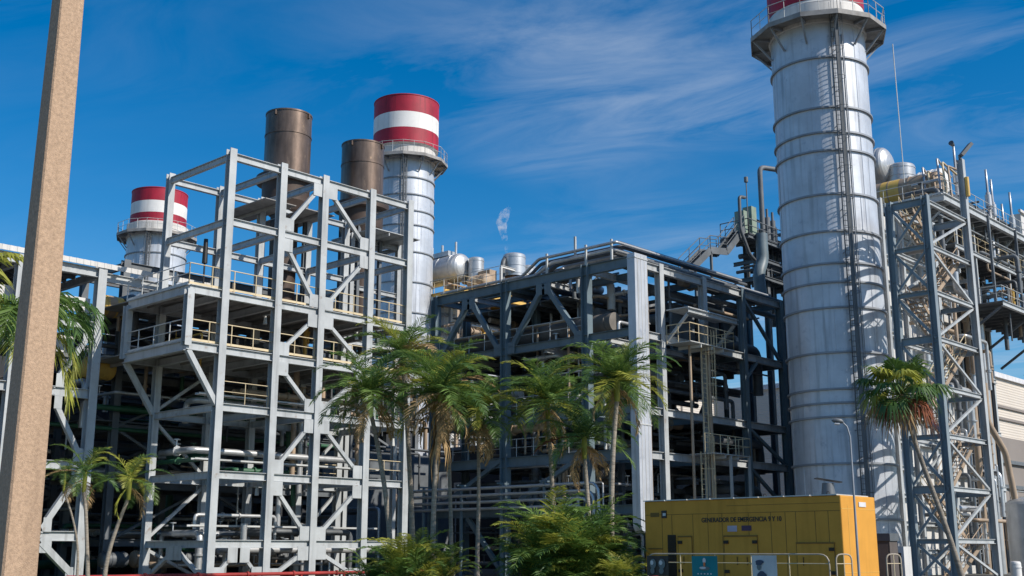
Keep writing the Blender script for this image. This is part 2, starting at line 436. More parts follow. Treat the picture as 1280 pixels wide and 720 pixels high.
# ------------------------------------------------------------------ stacks
def stack(loc, r, zc, zp, bands, rings, label, capr, ladder_ang, plat_a=(0, 360), ztop=None):
    cx, cy = loc
    t = thing('exhaust_stack', label, 'chimney', (cx, cy, 0), 'banded exhaust stacks')
    b = MB(); b.lathe([(r, 0), (r, zc)], (cx, cy, 0), 72)
    for k in range(6):                       # plate seams
        a = R(15 + 60*k)
        b.bar((cx+(r+.004)*math.cos(a), cy+(r+.004)*math.sin(a), 0), (cx+(r+.004)*math.cos(a), cy+(r+.004)*math.sin(a), zc), .03, .03)
    zz = sorted(rings); qq = random.Random(int(cx*7))     # sheet laps, placed differently in every course
    for n_ in range(len(zz)-1):
        o_ = qq.uniform(0, 60)
        for k in range(5):
            a = R(o_ + 72*k + qq.uniform(-8, 8)); b.bar((cx+(r-.012)*math.cos(a), cy+(r-.012)*math.sin(a), zz[n_]), (cx+(r-.012)*math.cos(a), cy+(r-.012)*math.sin(a), zz[n_+1]), .055, .055)
    b.build('shell', ALU, t)
    for z in rings:
        MB().lathe([(r, z-.055), (r+.13, z-.055), (r+.13, z+.055), (r, z+.055)], (cx, cy, 0), 72).build('stiffener_ring', RINGM, t)
    # collar and bands
    MB().lathe([(r-.02, zc-.02), (r+.12, zc), (r+.12, zp+1.2), (capr, zp+1.35), (capr, bands[0][0])], (cx, cy, 0), 72).build('collar', COLLAR, t)
    for z0, z1, m in bands:
        b = MB(); b.lathe([(capr+.02, z0), (capr+.02, z1)], (cx, cy, 0), 72); b.build('painted_band', m, t)
    zt = bands[-1][1]
    MB().lathe([(capr+.02, zt), (capr+.06, zt), (capr+.06, zt+.1), (capr-.15, zt+.1), (capr-.15, zt-2.5), (0.01, zt-2.5)], (cx, cy, 0), 72).build('rim', RED, t)
    # service platform, octagonal, on tapered brackets
    ro, ri, n = r + (1.35 if r < 3 else 1.2), r + .14, 12
    b = MB(); a0 = R(15)
    pt = lambda rr, k, z: (cx+rr*math.cos(a0+2*math.pi*k/n), cy+rr*math.sin(a0+2*math.pi*k/n), z)
    for k in range(n):
        b.add([pt(ri,k,zp), pt(ri,k+1,zp), pt(ro,k+1,zp), pt(ro,k,zp), pt(ri,k,zp+.08), pt(ri,k+1,zp+.08), pt(ro,k+1,zp+.08), pt(ro,k,zp+.08)],
              [(0,1,2,3),(7,6,5,4),(0,4,5,1),(2,6,7,3),(1,5,6,2),(0,3,7,4)])
        b.bar(Vector(pt(ro,k,zp-.1)), Vector(pt(ro,k+1,zp-.1)), .05, .28)
    b.build('service_platform', DECKM, t)
    for k in range(n):
        b = MB(); p0 = Vector(pt(ro-.1, k, zp-.12)); p1 = Vector(pt(ri, k, zp-.12)); p2 = Vector(pt(r+.05, k, zp-1.5))
        b.bar(p0, p1, .1, .16); b.bar(p0, p2, .1, .1)
        b.build('bracket', RINGM, t)
    rail(t, [pt(ro-.06, k, zp+.08) for k in range(n+1)], RAILW, 1.15, 1.0, 'platform_railing', .025)
    # caged ladder running up the shell
    a = R(ladder_ang); fx, fy = math.cos(a), math.sin(a)
    ladder(t, cx+(r+.32)*fx, cy+(r+.32)*fy, 2.5, zp-.1, PIPEDK, .45, True, (fx, fy))
    b = MB(); z = 3
    while z < zp:
        for s in (-1, 1):
            px_, py_ = cx + r*fx - fy*.25*s, cy + r*fy + fx*.25*s
            b.bar((px_, py_, z), (px_+.32*fx, py_+.32*fy, z), .04, .04)
        z += 2.6
    b.build('ladder_standoff', RINGM, t)
    b = MB(); q0 = Vector((cx+(r+.62)*fx, cy+(r+.62)*fy, 3)); b.bar(q0, q0+Vector((0, 0, zp-3.4)), .2, .06, (fx, fy, 0)); b.build('cable_tray', PIPEDK, t)
    return t
C1 = (63.05, 32.05)
s1 = stack(C1, 2.92, 33.3, 33.5, [(34.9, 38.1, RED), (38.1, 39.6, WHITE), (39.6, 41.0, RED)],
           [31.0, 27.74, 26.15, 25.0, 22.26, 19.97, 18.02, 16.88, 15.37, 12.73, 10.61, 9.81, 9.02, 6.37, 3.28],
           'nearest and tallest silver stack with its red top cut off by the frame', 2.98, 226)
b = MB()     # conduit beside the ladder, with brackets
a = R(236); b.tube([(C1[0]+3.02*math.cos(a), C1[1]+3.02*math.sin(a), 1), (C1[0]+3.02*math.cos(a), C1[1]+3.02*math.sin(a), 32.5)], .045, 8)
b.build('conduit', RINGM, s1)
b = MB(); a = R(-58); b.tube([(C1[0]+4.6*math.cos(a), C1[1]+4.6*math.sin(a), 32.8), (C1[0]+4.65*math.cos(a), C1[1]+4.65*math.sin(a), 23.6)], .03, 6); b.build('hoist_cable', RAILW, s1)
stack((73.1, 82.9), 2.9, 39.43, 39.53, [(40.88, 42.44, RED), (42.44, 44.09, WHITE), (44.09, 45.83, RED)],
      [37.39, 35.65, 34.0, 32.54, 29.83, 26.82, 23.81, 20.42], 'silver stack with red and white bands rising behind the two rusty exhaust pipes', 3.28, 226)
stack((64.0, 114.6), 3.25, 35.72, 35.91, [(36.88, 38.24, RED), (38.24, 39.61, WHITE), (39.61, 41.06, RED)],
      [33.58, 31.63, 29.2, 26.29, 23.37], 'smallest silver stack with red and white bands, left of the steel tower', 3.05, 226)

LATG0 = mat('dim_grey_frame_steel', (0.16, 0.175, 0.19), 0.6, 0, 0.2, 0.8, rust=0.2)
# ------------------------------------------------------------------ steel tower (left)
XS = [32.2, 35.5, 38.4, 41.9, 44.9]; YF, YB = 50.5, 56.6
LV = [22.1, 18.5, 14.5, 11.6, 8.7, 5.3, 1.9]
ta = thing('steel_tower', 'pale grey open steel tower with cantilevered railed decks on its left side', 'steel structure', (38.5, 53.5, 0))
for x in XS:
    column(ta, x, YF, 0, 22.5, w=.42); column(ta, x, YB, 0, 22.5, w=.38)
for i, z in enumerate(LV):
    girder(ta, (XS[0], YF, z), (XS[-1], YF, z), h=.4); girder(ta, (XS[0], YB, z), (XS[-1], YB, z), h=.36)
    for x in XS: girder(ta, (x, YF, z-.02), (x, YB, z-.02), h=.36, w=.22, name='cross_beam')
for i in range(len(LV)):
    zt = LV[i] - .25; zb = (LV[i+1] + .25) if i+1 < len(LV) else .1
    sgn = i % 2
    xa, xb, xc = XS[1]+.2, XS[2]-.2, XS[3]-.2
    p = ((xa, YF, zb), (xb, YF, zt)) if not sgn else ((xa, YF, zt), (xb, YF, zb))
    brace(ta, *p)
    xa = XS[2]+.2
    p = ((xa, YF, zt), (xc, YF, zb)) if not sgn else ((xa, YF, zb), (xc, YF, zt))
    brace(ta, *p)
    # back row
    p = ((XS[0], YB, zb), (XS[1], YB, zt)) if sgn else ((XS[0], YB, zt), (XS[1], YB, zb))
    if i > 2: brace(ta, *p, w=.16, plates=False)
    if i in (4, 5): brace(ta, (XS[3], YB, zb), (XS[4], YB, zt), w=.16, plates=False)
ym = (YF+YB)/2
for s in (YF+.2, YB-.2):
    brace(ta, (XS[0], ym, 1.65), (XS[0], s, 0.1), nrm='x', w=.18)
for s in (XS[0]+.2, XS[1]-.2):
    brace(ta, ((XS[0]+XS[1])/2, YF, 1.65), (s, YF, 0.1), w=.18)
# decks
XO = 30.2
for z in (LV[2], LV[3]):
    deck(ta, XO, XS[-1], YF+.25, 60.5, z+.25, name='deck')
    girder(ta, (XO, YF-.02, z+.02), (XS[0], YF-.02, z+.02), h=.45, name='edge_beam'); girder(ta, (XO, YB, z+.02), (XS[0], YB, z+.02), h=.45, name='edge_beam')
    girder(ta, (XO, YF, z), (XO, YB, z), h=.5, name='edge_beam')
    rail(ta, [(XS[-1], YF+.1, z+.3), (XO, YF+.1, z+.3)], RAILM, toe=True, r=.03)
    rail(ta, [(XO, YF+.1, z+.3), (XO, YB+.2, z+.3)], RAILW, toe=True, r=.03)
for y in (YF, YB):
    MB().hsec((XO, y, LV[3]), (XO, y, LV[2]), .38, .38, (0, 1, 0)).build('column', GREY, ta)
    brace(ta, (XO+.1, y, LV[3]-.2), (XS[0]-.1, y, LV[4]+.1), w=.26, name='knee_brace', plates=False)
rail(ta, [(41.9, 50.5, 5.5), (44.9, 50.5, 5.5)], RAILM, name='handrail')
for q_ in ((38.6, 22.2), (41.5, 22.2)):
    deck(ta, q_[0]-1.6, q_[0]+.6, 54.2, 59.5, 22.2-.55, ribs=True, name='grating')
clutter(ta, (33, 44.5), (52, 59.5), [14.7, 11.8], 12, 3, [PIPETAN, PIPEAL, YELLOW, PIPEDK], .2)
b = MB(); b.tube([(33.6, 54.8, 14.8), (33.6, 54.8, 18.2)], .05, 6); b.tube([(33.6, 54.8, 17.2), (33.6, 54.8, 18.6)], [.16, .12], 8); b.build('chain_hoist', BLACK, ta)
# roof deck equipment of the tower: pumps on skid
for x, y, z, s in ((34, 53, 14.8, 1), (36.8, 53.5, 14.8, .8), (40, 53, 14.8, .9), (43.5, 54, 14.8, .8), (34.6, 53.2, 11.9, .9), (37.3, 53.6, 11.9, 1), (40.6, 53.2, 11.9, .8)):
    b = MB(); b.box((x-.5*s, y-.35*s, z), (x+.5*s, y+.35*s, z+.12)); b.tube([(x-.45*s, y, z+.45*s), (x+.15*s, y, z+.45*s)], .26*s, 14)
    b.tube([(x+.15*s, y, z+.45*s), (x+.5*s, y, z+.45*s)], .1*s, 10); b.tube([(x+.4*s, y, z+.2*s), (x+.4*s, y, z+1.1*s)], .09*s, 10)
    b.build('pump', PIPETAN if s > .85 else PIPEAL, ta)

for z in (8.95, 5.55, 2.15):
    b = MB(); b.box((32.4, 52.6, z+.6), (44.8, 53.0, z+.63)); b.box((32.4, 52.6, z+.6), (44.8, 52.62, z+.72)); b.box((32.4, 52.98, z+.6), (44.8, 53.0, z+.72)); b.build('cable_tray', RAILW, ta)
clutter(ta, (32.6, 44.6), (51.5, 60), [8.9, 5.5, 2.1, .3], 34, 91, [PIPEAL, PIPETAN, PIPEDK, PIPEAL, PIPEGR], .16, ax=.6, drop=.5)
for x, z in ((35.5, 13.6), (41.9, 13.6), (38.4, 7.6), (44.9, 7.6), (35.5, 4.4)):
    b = MB(); b.tube([(x+.1, 51.6, z), (x+.1, 51.6, z+.45)], [.12, .07], 10); b.bar((x, 50.8, z+.45), (x, 51.7, z+.45), .04, .04); b.build('work_lamp', RAILW, ta)
rail(ta, [(32.4, 50.55, 8.95), (35.3, 50.55, 8.95)], RAILM); rail(ta, [(38.6, 56.5, 5.6), (44.8, 56.5, 5.6)], RAILM)
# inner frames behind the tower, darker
ti = thing('pipe_rack', 'dark inner rack of steel frames and pipework behind the pale steel tower', 'pipe rack', (38, 64, 0))
frame(ti, [32.2, 38.4, 44.9, 49.0], [61.0, 66.0], [17.9, 14.4, 11.3, 8.4, 5.2, 2.0], 18.2, SHADOW)
for z in (14.7, 11.6, 8.7, 5.5): deck(ti, 30.5, 49.5, 60.8, 66.2, z, SHADOW, along='y')
for i, z in enumerate((17.9, 14.4, 11.3, 8.4, 5.2)):
    for k, (xa, xb) in enumerate(((32.2, 38.4), (38.4, 44.9))):
        zb = (17.9, 14.4, 11.3, 8.4, 5.2, 2.0)[i+1]
        brace(ti, (xa, 61, z), (xb, 61, zb) , SHADOW, .15, plates=False) if (i+k) % 2 else brace(ti, (xa, 61, zb), (xb, 61, z), SHADOW, .15, plates=False)
clutter(ti, (31, 49), (58, 65.5), [14.8, 11.7, 8.8, 5.6, 2.2], 70, 11)
b = MB(); b.tube([(27, 60.4, 9.4), (48, 60.4, 9.4)], .16, 10); b.build('pipe', PIPEGR, ti)
b = MB(); b.tube([(27, 60.9, 8.3), (48, 60.9, 8.3)], .12, 10); b.build('pipe', PIPEGR, ti)
tj = thing('pipe_rack', 'deepest dark frame rows in front of the turbine hall', 'pipe rack', (36, 71, 0))
frame(tj, [27, 33, 39, 45, 51, 57, 63], [69.5, 73.5], [14.2, 11.2, 8.2, 5.0, 2.2], 14.6, LATG0, .36, .34, .22)
for z in (14.4, 11.4, 5.2): deck(tj, 26, 66, 69.4, 73.6, z, SHADOW, along='y')
clutter(tj, (26, 66), (66.5, 73), [14.5, 11.5, 8.4, 5.3, 2.4, .4], 80, 12, [PIPEAL, PIPEDK, SHADOW, PIPEAL, PIPETAN, PIPEGR])
MB().box((53, 68.6, 0), (66, 69.2, 9)).build('vent_louvre_wall', SHADOW, tj)
for k, (xa, xb) in enumerate(((27, 33), (33, 39), (39, 45), (45, 51), (51, 57), (57, 63))):
    for n_, (za, zb) in enumerate(((11, 8.4), (8, 5.2), (4.8, 2.4))):
        brace(tj, (xa if (k+n_) % 2 else xb, 69.5, za), (xb if (k+n_) % 2 else xa, 69.5, zb), LATG0, .16, plates=False)
for k in range(5):
    x = 46.5 + k*1.6; MB().run([(x, 62, .3), (x, 62, 3.2+k*.3), (x, 70, 3.2+k*.3)], .14, 10).build('riser', [PIPEAL, PIPEDK][k % 2], tj)
# ground-floor equipment inside
for i in range(7):
    x = 31.5 + i*2.4
    vessel(ti, (x, 58.6 + (i % 2), 1.1), .4+.05*(i % 3), 1.3, 'X', [PIPEDK, PIPETAN, PIPEDK][i % 3], 'cooler')

# ------------------------------------------------------------------ left rack
te = thing('pipe_rack', 'long pale girder rack with K bracing behind the concrete pole at left', 'pipe rack', (22, 58, 0))
XE = [29.2, 24.8, 20.0, 15.0]; YE = 58.0
for x in XE:
    column(te, x, YE, 0, 16.9 if x > 29 else 16.6, w=.48)
    column(te, x, YE+8, 0, 16.5, SHADOW)
for z, h in ((16.35, .5), (13.4, .42), (9.7, .5), (5.9, .45), (2.3, .5)):
    girder(te, (12, YE, z), (29.2, YE, z), h=h, w=.3)
    girder(te, (12, YE+8, z), (29.2, YE+8, z), SHADOW)
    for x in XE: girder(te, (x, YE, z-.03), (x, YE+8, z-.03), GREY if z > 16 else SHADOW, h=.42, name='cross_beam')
b = MB(); b.box((12, YE-.3, 16.62), (36, YE-.24, 16.9)); 
for k in range(60): b.box((12+k*.4, YE-.32, 16.62), (12.12+k*.4, YE-.302, 16.9))
b.build('parapet_sheet', CASING, te)
girder(te, (29.4, YE+.5, 16.3), (38, YE+.5, 16.3), h=.5)
b = MB(); b.box((12, YE+.6, 14.2), (29, YE+.7, 15.0)); b.box((12, YE+1.2, 12.0), (28.6, YE+1.3, 12.9)); b.build('side_sheet', CASING, te)
for x0, x1 in ((24.8, 29.2), (20.0, 24.8)):
    xm = (x0+x1)/2
    for za, zb in ((13.2, 9.9), (9.5, 6.1)):
        for xe in (x0, x1): brace(te, (xe+(.2 if xe == x0 else -.2), YE, za) if za > 10 else (xm, YE, za), (xm, YE, zb) if za > 10 else (xe+(.2 if xe == x0 else -.2), YE, zb), w=.26)
    for xe in (x0, x1):
        brace(te, (xe+(.2 if xe == x0 else -.2), YE, 5.7), (xm, YE, 2.5), w=.3); brace(te, (xm, YE, 2.1), (xe, YE, .1), w=.34)
for z in (16.6, 9.9, 6.1): deck(te, 12, 29, YE+.3, YE+8, z, SHADOW, along='y')
clutter(te, (16, 31), (YE+.8, YE+7.5), [13.6, 9.9, 6.1, 2.5, 0.4], 70, 5)
vessel(te, (31.5, 60.2, 15.1), .6, 2.0, 'X', YELLOW, 'silencer')
vessel(te, (30.9, 60.8, 11.6), .6, 1.4, 'X', YELLOW, 'silencer')
b = MB(); b.lathe([(.63, -.9), (.63, -.3)], (31.5, 60.2, 15.1), 24, 'X'); b.build('silencer_band', PIPETAN, te)

# turbine hall far behind
h = thing('turbine_hall', 'long dark clad hall seen through the frames at lower left', 'building', (30, 80, 0))
MB().box((2, 76, 0), (69, 100, 14.5)).build('wall', HALL, h)
MB().box((1.6, 75.6, 14.5), (69.4, 100.4, 14.9)).build('roof', SHADOW, h)
for k in range(10):
    b = MB(); b.box((6+k*6, 75.93, 7.5), (8.2+k*6, 75.99, 9)); b.build('window', PIPEAL, h)
for k in range(5):
    b = MB(); b.box((8+k*11, 75.9, 0), (12+k*11, 75.98, 4.2)); b.build('door', BLACK, h)

h = thing('pump_house', 'low dark building glimpsed through the slate blue rack', 'building', (80, 66, 0))
MB().box((74, 56, 0), (92, 79.4, 10.5)).build('wall', HALL, h)
MB().box((73.7, 55.7, 10.5), (92.3, 79.7, 10.8)).build('roof', SHADOW, h)
for k in range(4): MB().box((73.9, 58+k*5.2, 0), (73.99, 61+k*5.2, 3.8)).build('door', BLACK, h)
for k in range(4): MB().box((73.92, 58.4+k*5.2, 6.2), (73.99, 60.6+k*5.2, 7.6)).build('window', PIPEAL, h)

# ------------------------------------------------------------------ rusty bypass exhausts
def bypass(x, y, r, zt, label):
    t = thing('exhaust_pipe', label, 'exhaust stack', (x, y, 14.8), 'rusty bypass exhausts')
    zb = zt - 4.3
    b = MB(); b.lathe([(r, zb), (r, zt)], (x, y, 0), 40); b.lathe([(r, zt), (r-.06, zt), (r-.06, zb), (0.01, zb)], (x, y, 0), 40)
    b.build('shell', RUST, t)
    for z in (zt-.06, zt-1.5):
        MB().lathe([(r+.001, z-.05), (r+.035, z-.05), (r+.035, z+.05), (r+.001, z+.05)], (x, y, 0), 40).build('band', RUST, t)
    for k in range(4):
        a = R(20+90*k); b = MB(); b.bar((x+(r+.05)*math.cos(a), y+(r+.05)*math.sin(a), zt-.4), (x+(r+.05)*math.cos(a), y+(r+.05)*math.sin(a), zt-.1), .12, .12); b.build('lifting_lug', RUSTDK, t)
    b = MB(); b.lathe([(r+.02, zb+.15), (r+.42, zb+.05), (r+.42, zb-.35), (r+.05, zb-.45), (r+.02, zb-1.6), (r*.82, zb-2.2), (r*.6, zb-2.5), (r*.55, 14.9)], (x, y, 0), 40)
    b.build('lower_casing', RUSTDK, t)
    for k in range(4):
        a = R(45+90*k); b = MB(); b.hsec((x+1.3*math.cos(a), y+1.3*math.sin(a), 14.8), (x+1.3*math.cos(a), y+1.3*math.sin(a), zb-.2), .22, .22, (0, 1, 0)); b.build('support_leg', SHADOW, t)
bypass(40.8, 57.6, 1.45, 28.75, 'left and higher of the two rusty brown exhaust pipes above the steel tower')
bypass(46.95, 57.6, 1.43, 28.35, 'right and lower of the two rusty brown exhaust pipes above the steel tower')
tb = thing('support_tower', 'grey support frame holding up the right rusty exhaust pipe', 'steel structure', (47, 59, 0))
frame(tb, [45.6, 49.6], [YB+.2, 60.0], [21.5, 18.2, 14.6], 21.8, GREY, .3, .3, .2)
deck(tb, 45.6, 49.6, YB+.2, 60, 14.85)
deck(tb, 45.6, 49.6, YB-2, 59, 21.7, GREY, name='grating')
rail(tb, [(49.6, 60, 14.9), (49.6, YB+.2, 14.9), (45.6, YB+.2, 14.9)], RAILM)

# ------------------------------------------------------------------ central blue-grey rack
bx, by = 53.0, 39.9
tcn = thing('pipe_rack', 'large slate blue pipe rack in the middle, its corner beside the white duct', 'pipe rack', (60, 47, 0))
YS = [39.9, 43.2, 50.0, 56.6]; XB = [53.0, 56.0, 60.7, 65.3, 70.3]
ZB = [18.35, 14.1, 9.6, 7.0, 3.9]
for x in XB:
    for y in (YS if x < 54 else [39.9, 50.0, 56.6]):
        if (x, y) == (53.0, 39.9): continue
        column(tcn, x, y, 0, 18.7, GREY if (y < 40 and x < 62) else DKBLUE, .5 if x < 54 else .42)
for i, z in enumerate(ZB):
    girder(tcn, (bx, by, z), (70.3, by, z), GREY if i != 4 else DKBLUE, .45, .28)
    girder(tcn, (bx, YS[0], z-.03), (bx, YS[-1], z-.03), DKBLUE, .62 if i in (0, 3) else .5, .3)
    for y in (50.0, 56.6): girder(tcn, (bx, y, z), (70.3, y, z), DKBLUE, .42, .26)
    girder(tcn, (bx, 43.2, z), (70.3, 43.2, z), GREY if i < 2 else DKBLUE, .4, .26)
    for x in XB[1:]: girder(tcn, (x, by, z-.03), (x, 56.6, z-.03), DKBLUE, .42, .26, 'cross_beam')
for y in (46.6, 53.3): girder(tcn, (bx, y, 18.1), (60.7, y, 18.1), GREY, .35, .24)
for y in (41.5, 46.6, 53.3): girder(tcn, (bx, y, 13.8), (60.7, y, 13.8), GREY, .35, .24)
# bracing
for ya, yb in ((50.0, 56.6), (43.2, 50.0)):
    brace(tcn, (bx, ya+.3, 13.9), (bx, (ya+yb)/2, 18.0), DKBLUE, .3, nrm='x'); brace(tcn, (bx, yb-.3, 13.9), (bx, (ya+yb)/2, 18.0), DKBLUE, .3, nrm='x')
    brace(tcn, (bx, ya+.2, 7.2), (bx, yb-.2, 4.1), DKBLUE, .26, nrm='x', plates=False); brace(tcn, (bx, ya+.2, .2), (bx, (ya+yb)/2, 3.6), DKBLUE, .26, nrm='x', plates=False)
for xa, xb in ((60.7, 65.3), (65.3, 70.3), (56, 60.7)):
    for za, zb in ((13.9, 9.8), (9.4, 7.2), (6.8, 4.1), (3.7, .2)):
        brace(tcn, (xa, 50, zb), ((xa+xb)/2, 50, za), DKBLUE, .22, plates=False); brace(tcn, (xb, 50, zb), ((xa+xb)/2, 50, za), DKBLUE, .22, plates=False)
for xa, xb in ((65.3, 70.3),):
    brace(tcn, (xa, by, 12.5), (xa+1.6, by, 13.9), DKBLUE, .2, plates=False, name='knee_brace')
for za, zb in ((18.1, 14.3), (9.4, 7.2), (6.8, 4.1), (3.7, .2)):
    brace(tcn, (65.5, by, za), (70.1, by, zb), DKBLUE, .2, plates=False)
for z, x1 in ((14.35, 70), (9.85, 70), (7.25, 70), (4.15, 70)): deck(tcn, 60.8, x1, 40.2, 56.4, z, SHADOW, along='y')
deck(tcn, 53.2, 60.7, 46, 56.4, 14.35, SHADOW, along='y'); deck(tcn, 53.2, 60.7, 51, 56.4, 7.25, SHADOW, along='y')
rail(tcn, [(bx-.2, 57, 18.7), (bx-.2, 50.2, 18.7)], RAILW, r=.02)
# big duct and the pipes on top, with an offset where they leave the corner
b = MB(); b.run([(54.9, 42.5, 15.3), (54.9, 60, 15.3)], 0.6, 24)
for y in (43, 46, 49, 52, 55): b.tube([(54.9, y-.05, 15.3), (54.9, y+.05, 15.3)], .65, 24)
b.build('duct', mat('weathered_duct_lagging', (.17, .155, .14), .7, 0, .3, .8, rust=.2), tcn)
for k, (x, r, m) in enumerate(((53.2, .12, PIPEAL), (53.8, .14, PIPEDK), (54.6, .17, PIPEAL), (55.3, .12, PIPEDK), (56.0, .18, PIPETAN))):
    b = MB(); b.run([(71, 41.2+.45*k, 19.35), (x, 41.2+.45*k, 19.35), (x, 46.2, 19.35), (x, 47.6, 18.75), (x, 50, 18.75)], r, 12)
    b.build('top_pipe', m, tcn)
for k in range(5):
    b = MB(); b.run([(54+k*.4, 40.3+k*.5, 18.85), (71, 40.3+k*.5, 18.85)], (.1, .14, .1, .18, .12)[k], 10); b.build('top_pipe', PIPEDK, tcn)
for x, y, z in ((53, 43.2, 18.6), (53, 46.4, 18.6), (53, 41.2, 18.6), (54.8, 48.2, 18.6), (53.3, 44.3, 19.4)):
    MB().bar((x, y, z), (x, y, z+1.35), .12, .12).build('pipe_post', RAILW, tcn)
clutter(tcn, (53.6, 60), (41, 56), [18.4, 16.2, 14.3, 11.8, 9.8, 7.2, 4.2], 62, 21, [PIPEAL, PIPEAL, PIPEDK, PIPETAN, SHADOW], .3)
clutter(tcn, (60, 70.5), (40.5, 55), [16.2, 14.3, 12, 9.8, 7.2, 4.2, .5], 34, 22, [PIPEDK, SHADOW, PIPEDK, PIPEAL], .35)
for k, (x, z, r, m) in enumerate(((52.9, 19.7, .08, PIPEAL), (53.4, 19.85, .1, PIPEDK), (54.1, 19.75, .12, PIPEDK), (55.0, 19.9, .12, PIPEDK))):
    b = MB(); b.run([(x+14, 40.8+.3*k, z), (x, 40.8+.3*k, z), (x, 47.0+.4*k, z), (x, 48.5+.4*k, z-.9), (x, 56, z-.9)], r, 10); b.build('top_pipe', m, tcn)
clutter(tcn, (56, 71), (40.2, 46), [17.2, 16.4, 15.2, 12.6, 11.2, 8.2], 30, 77, [PIPEDK, SHADOW, PIPEDK, PIPETAN], .3, ax=.8, drop=.2)
# low pipe bundle turning down beside the duct
for k in range(4):
    b = MB(); x = 51.6; z = 5.35 - k*.42
    b.run([(x, 58, z), (x, 41.4 - k*-.35, z), (x, 41.4 + k*.35, .1)], .1, 10, bend=.7); b.build('ground_pipe', PIPEAL, tcn)
for y in (56, 52.5, 49, 45.5):
    b = MB(); b.bar((51.6, y, 0), (51.6, y, 5.6), .14, .14); b.bar((51.2, y, 5.58), (52.2, y, 5.58), .1, .1); b.build('pipe_stand', DKBLUE, tcn)
tk = thing('pipe_rack', 'dark crowded inner rack with added dark boxes between the slate blue rack and the tallest stack', 'pipe rack', (66, 48, 0))
frame(tk, [57.8, 63, 67.8], [44.5, 47.6, 53.3], [17.2, 12.1, 8.3, 5.4], 18.3, SHADOW, .34, .3, .2)
clutter(tk, (57, 70.5), (41, 55), [16.8, 15.3, 12.3, 10.6, 8.5, 5.6, 2.5], 90, 78, [PIPEDK, SHADOW, PIPEDK, SHADOW, PIPEAL], .34, ax=.65, drop=.5)
for k, (x, y) in enumerate(((62.2, 43.4), (65.2, 43.4), (68.2, 43.4), (63.4, 48.4), (67, 48.4))):  # dark boxes added to block the sky seen through the rack
    c_ = MB().box((x-1.3, y-1, 14.6), (x+1.2, y+1.6, 17.4)).build('sky_block_box', SHADOW, tk)
    for n_ in range(3): MB().box((x-1.32, y-.8, 14.9+n_*.8), (x-1.302, y+1.4, 15.4+n_*.8)).build('sky_block_grille', BLACKR, c_)
for xa in (57.8, 63, 67.8):
    for za, zb in ((17, 12.3), (11.9, 8.5), (8.1, 5.6), (5.2, .2)):
        brace(tk, (xa, 44.5, zb), (xa, 47.6, za), SHADOW, .18, plates=False, nrm='x'); brace(tk, (xa-2.4, 44.6, zb), (xa, 44.6, za), SHADOW, .18, plates=False)
for z in (12.3, 8.5): deck(tk, 62, 70, 42, 55, z, SHADOW, along='y')
deck(tk, 53.4, 62, 46.8, 56, 12.4, SHADOW, along='y'); deck(tk, 54, 62, 45.6, 56, 17.2, SHADOW, along='y')
tm = thing('pipe_bank', 'bank of stacked pipes and beams in the left half of the slate blue rack', 'pipes', (55, 50, 0))
clutter(tm, (53.5, 60), (43.5, 56), [17.6, 16.9, 13.0, 11.6, 10.6, 8.6, 6.2, 5.0, 2.2, .4], 95, 79, [PIPEAL, PIPEDK, PIPEAL, PIPETAN, SHADOW, RAILW], .26, ax=.45, drop=.45)
for z in (9.9, 14.4, 7.3): rail(tcn, [(53.1, 56.3, z), (53.1, 43.4, z)], RAILW, r=.025)
# platform with canopy on the lit face
girder(tcn, (56.2, 38.0, 15.6), (61.6, 38.0, 15.6), GREY, .3, .3, 'canopy_beam')
MB().box((56.2, 38.0, 15.78), (61.6, 39.6, 15.84)).build('canopy', GREY, tcn)
for x in (56.3, 61.4):
    brace(tcn, (x, 38.1, 15.4), (x, 39.7, 13.9), GREY, .16, 'knee_brace', False, 'x')
deck(tcn, 56.2, 61.0, 37.9, 39.65, 13.7, RAILW, along='x')
rail(tcn, [(61, 39.6, 13.75), (61, 37.95, 13.75), (56.2, 37.95, 13.75), (56.2, 39.6, 13.75)], RAILM, r=.03, step=1)
ladder(tcn, 58.6, 38.6, 7.3, 13.8, RAILM, .5, True, (0, -1))
ladder(tcn, 58.0, 38.5, .3, 7.3, RAILM, .5, True, (0, -1))
b = MB(); b.run([(57.4, 38.8, 13.7), (57.4, 38.8, .1)], .09, 8); b.run([(59.4, 38.8, 13.7), (59.4, 38.8, .1)], .13, 10); b.build('riser', PIPETAN, tcn)
deck(tcn, 58.2, 62.4, 37.9, 39.65, 7.2, RAILW, along='x')
rail(tcn, [(62.4, 39.6, 7.25), (62.4, 37.95, 7.25), (57.4, 37.95, 7.25)], RAILM, r=.03, step=.9)
for x in (60.2, 62.3): MB().bar((x, 38, 0), (x, 38, 7.2), .14, .14).build('platform_post', RAILW, tcn)

# white vertical duct at the corner
td = thing('duct', 'broad pale ribbed vertical duct with a rounded foot at the rack corner', 'duct', (52.8, 39.0, 2.4))
b = MB(); x0, x1, y0, y1, z0, z1 = 52.0, 53.2, 38.75, 39.3, 2.5, 18.5
n_ = 8; pr = []
for k in range(n_+1):
    a = R(90*k/n_); pr.append((x0 + .5*(1-math.cos(a)) , z0 + .5*(1-math.sin(a))))
pr = [(x0, z1)] + pr + [(x1-.5+.5*math.sin(R(90*k/n_)), z0+.5*(1-math.cos(R(90*k/n_)))) for k in range(n_+1)] + [(x1, z1)]
nn_ = len(pr)
b.add([(p[0], y0, p[1]) for p in pr] + [(p[0], y1, p[1]) for p in pr],
      [tuple(range(nn_)), tuple(range(nn_, 2*nn_))[::-1]] + [(i, nn_+i, nn_+(i+1) % nn_, (i+1) % nn_) for i in range(nn_)])
b.build('duct_body', ALU, td)
for k in range(3): MB().box((x0+.25+k*.33, y0-.02, z0+.5), (x0+.28+k*.33, y0, z1-.1)).build('rib', CASING, td)
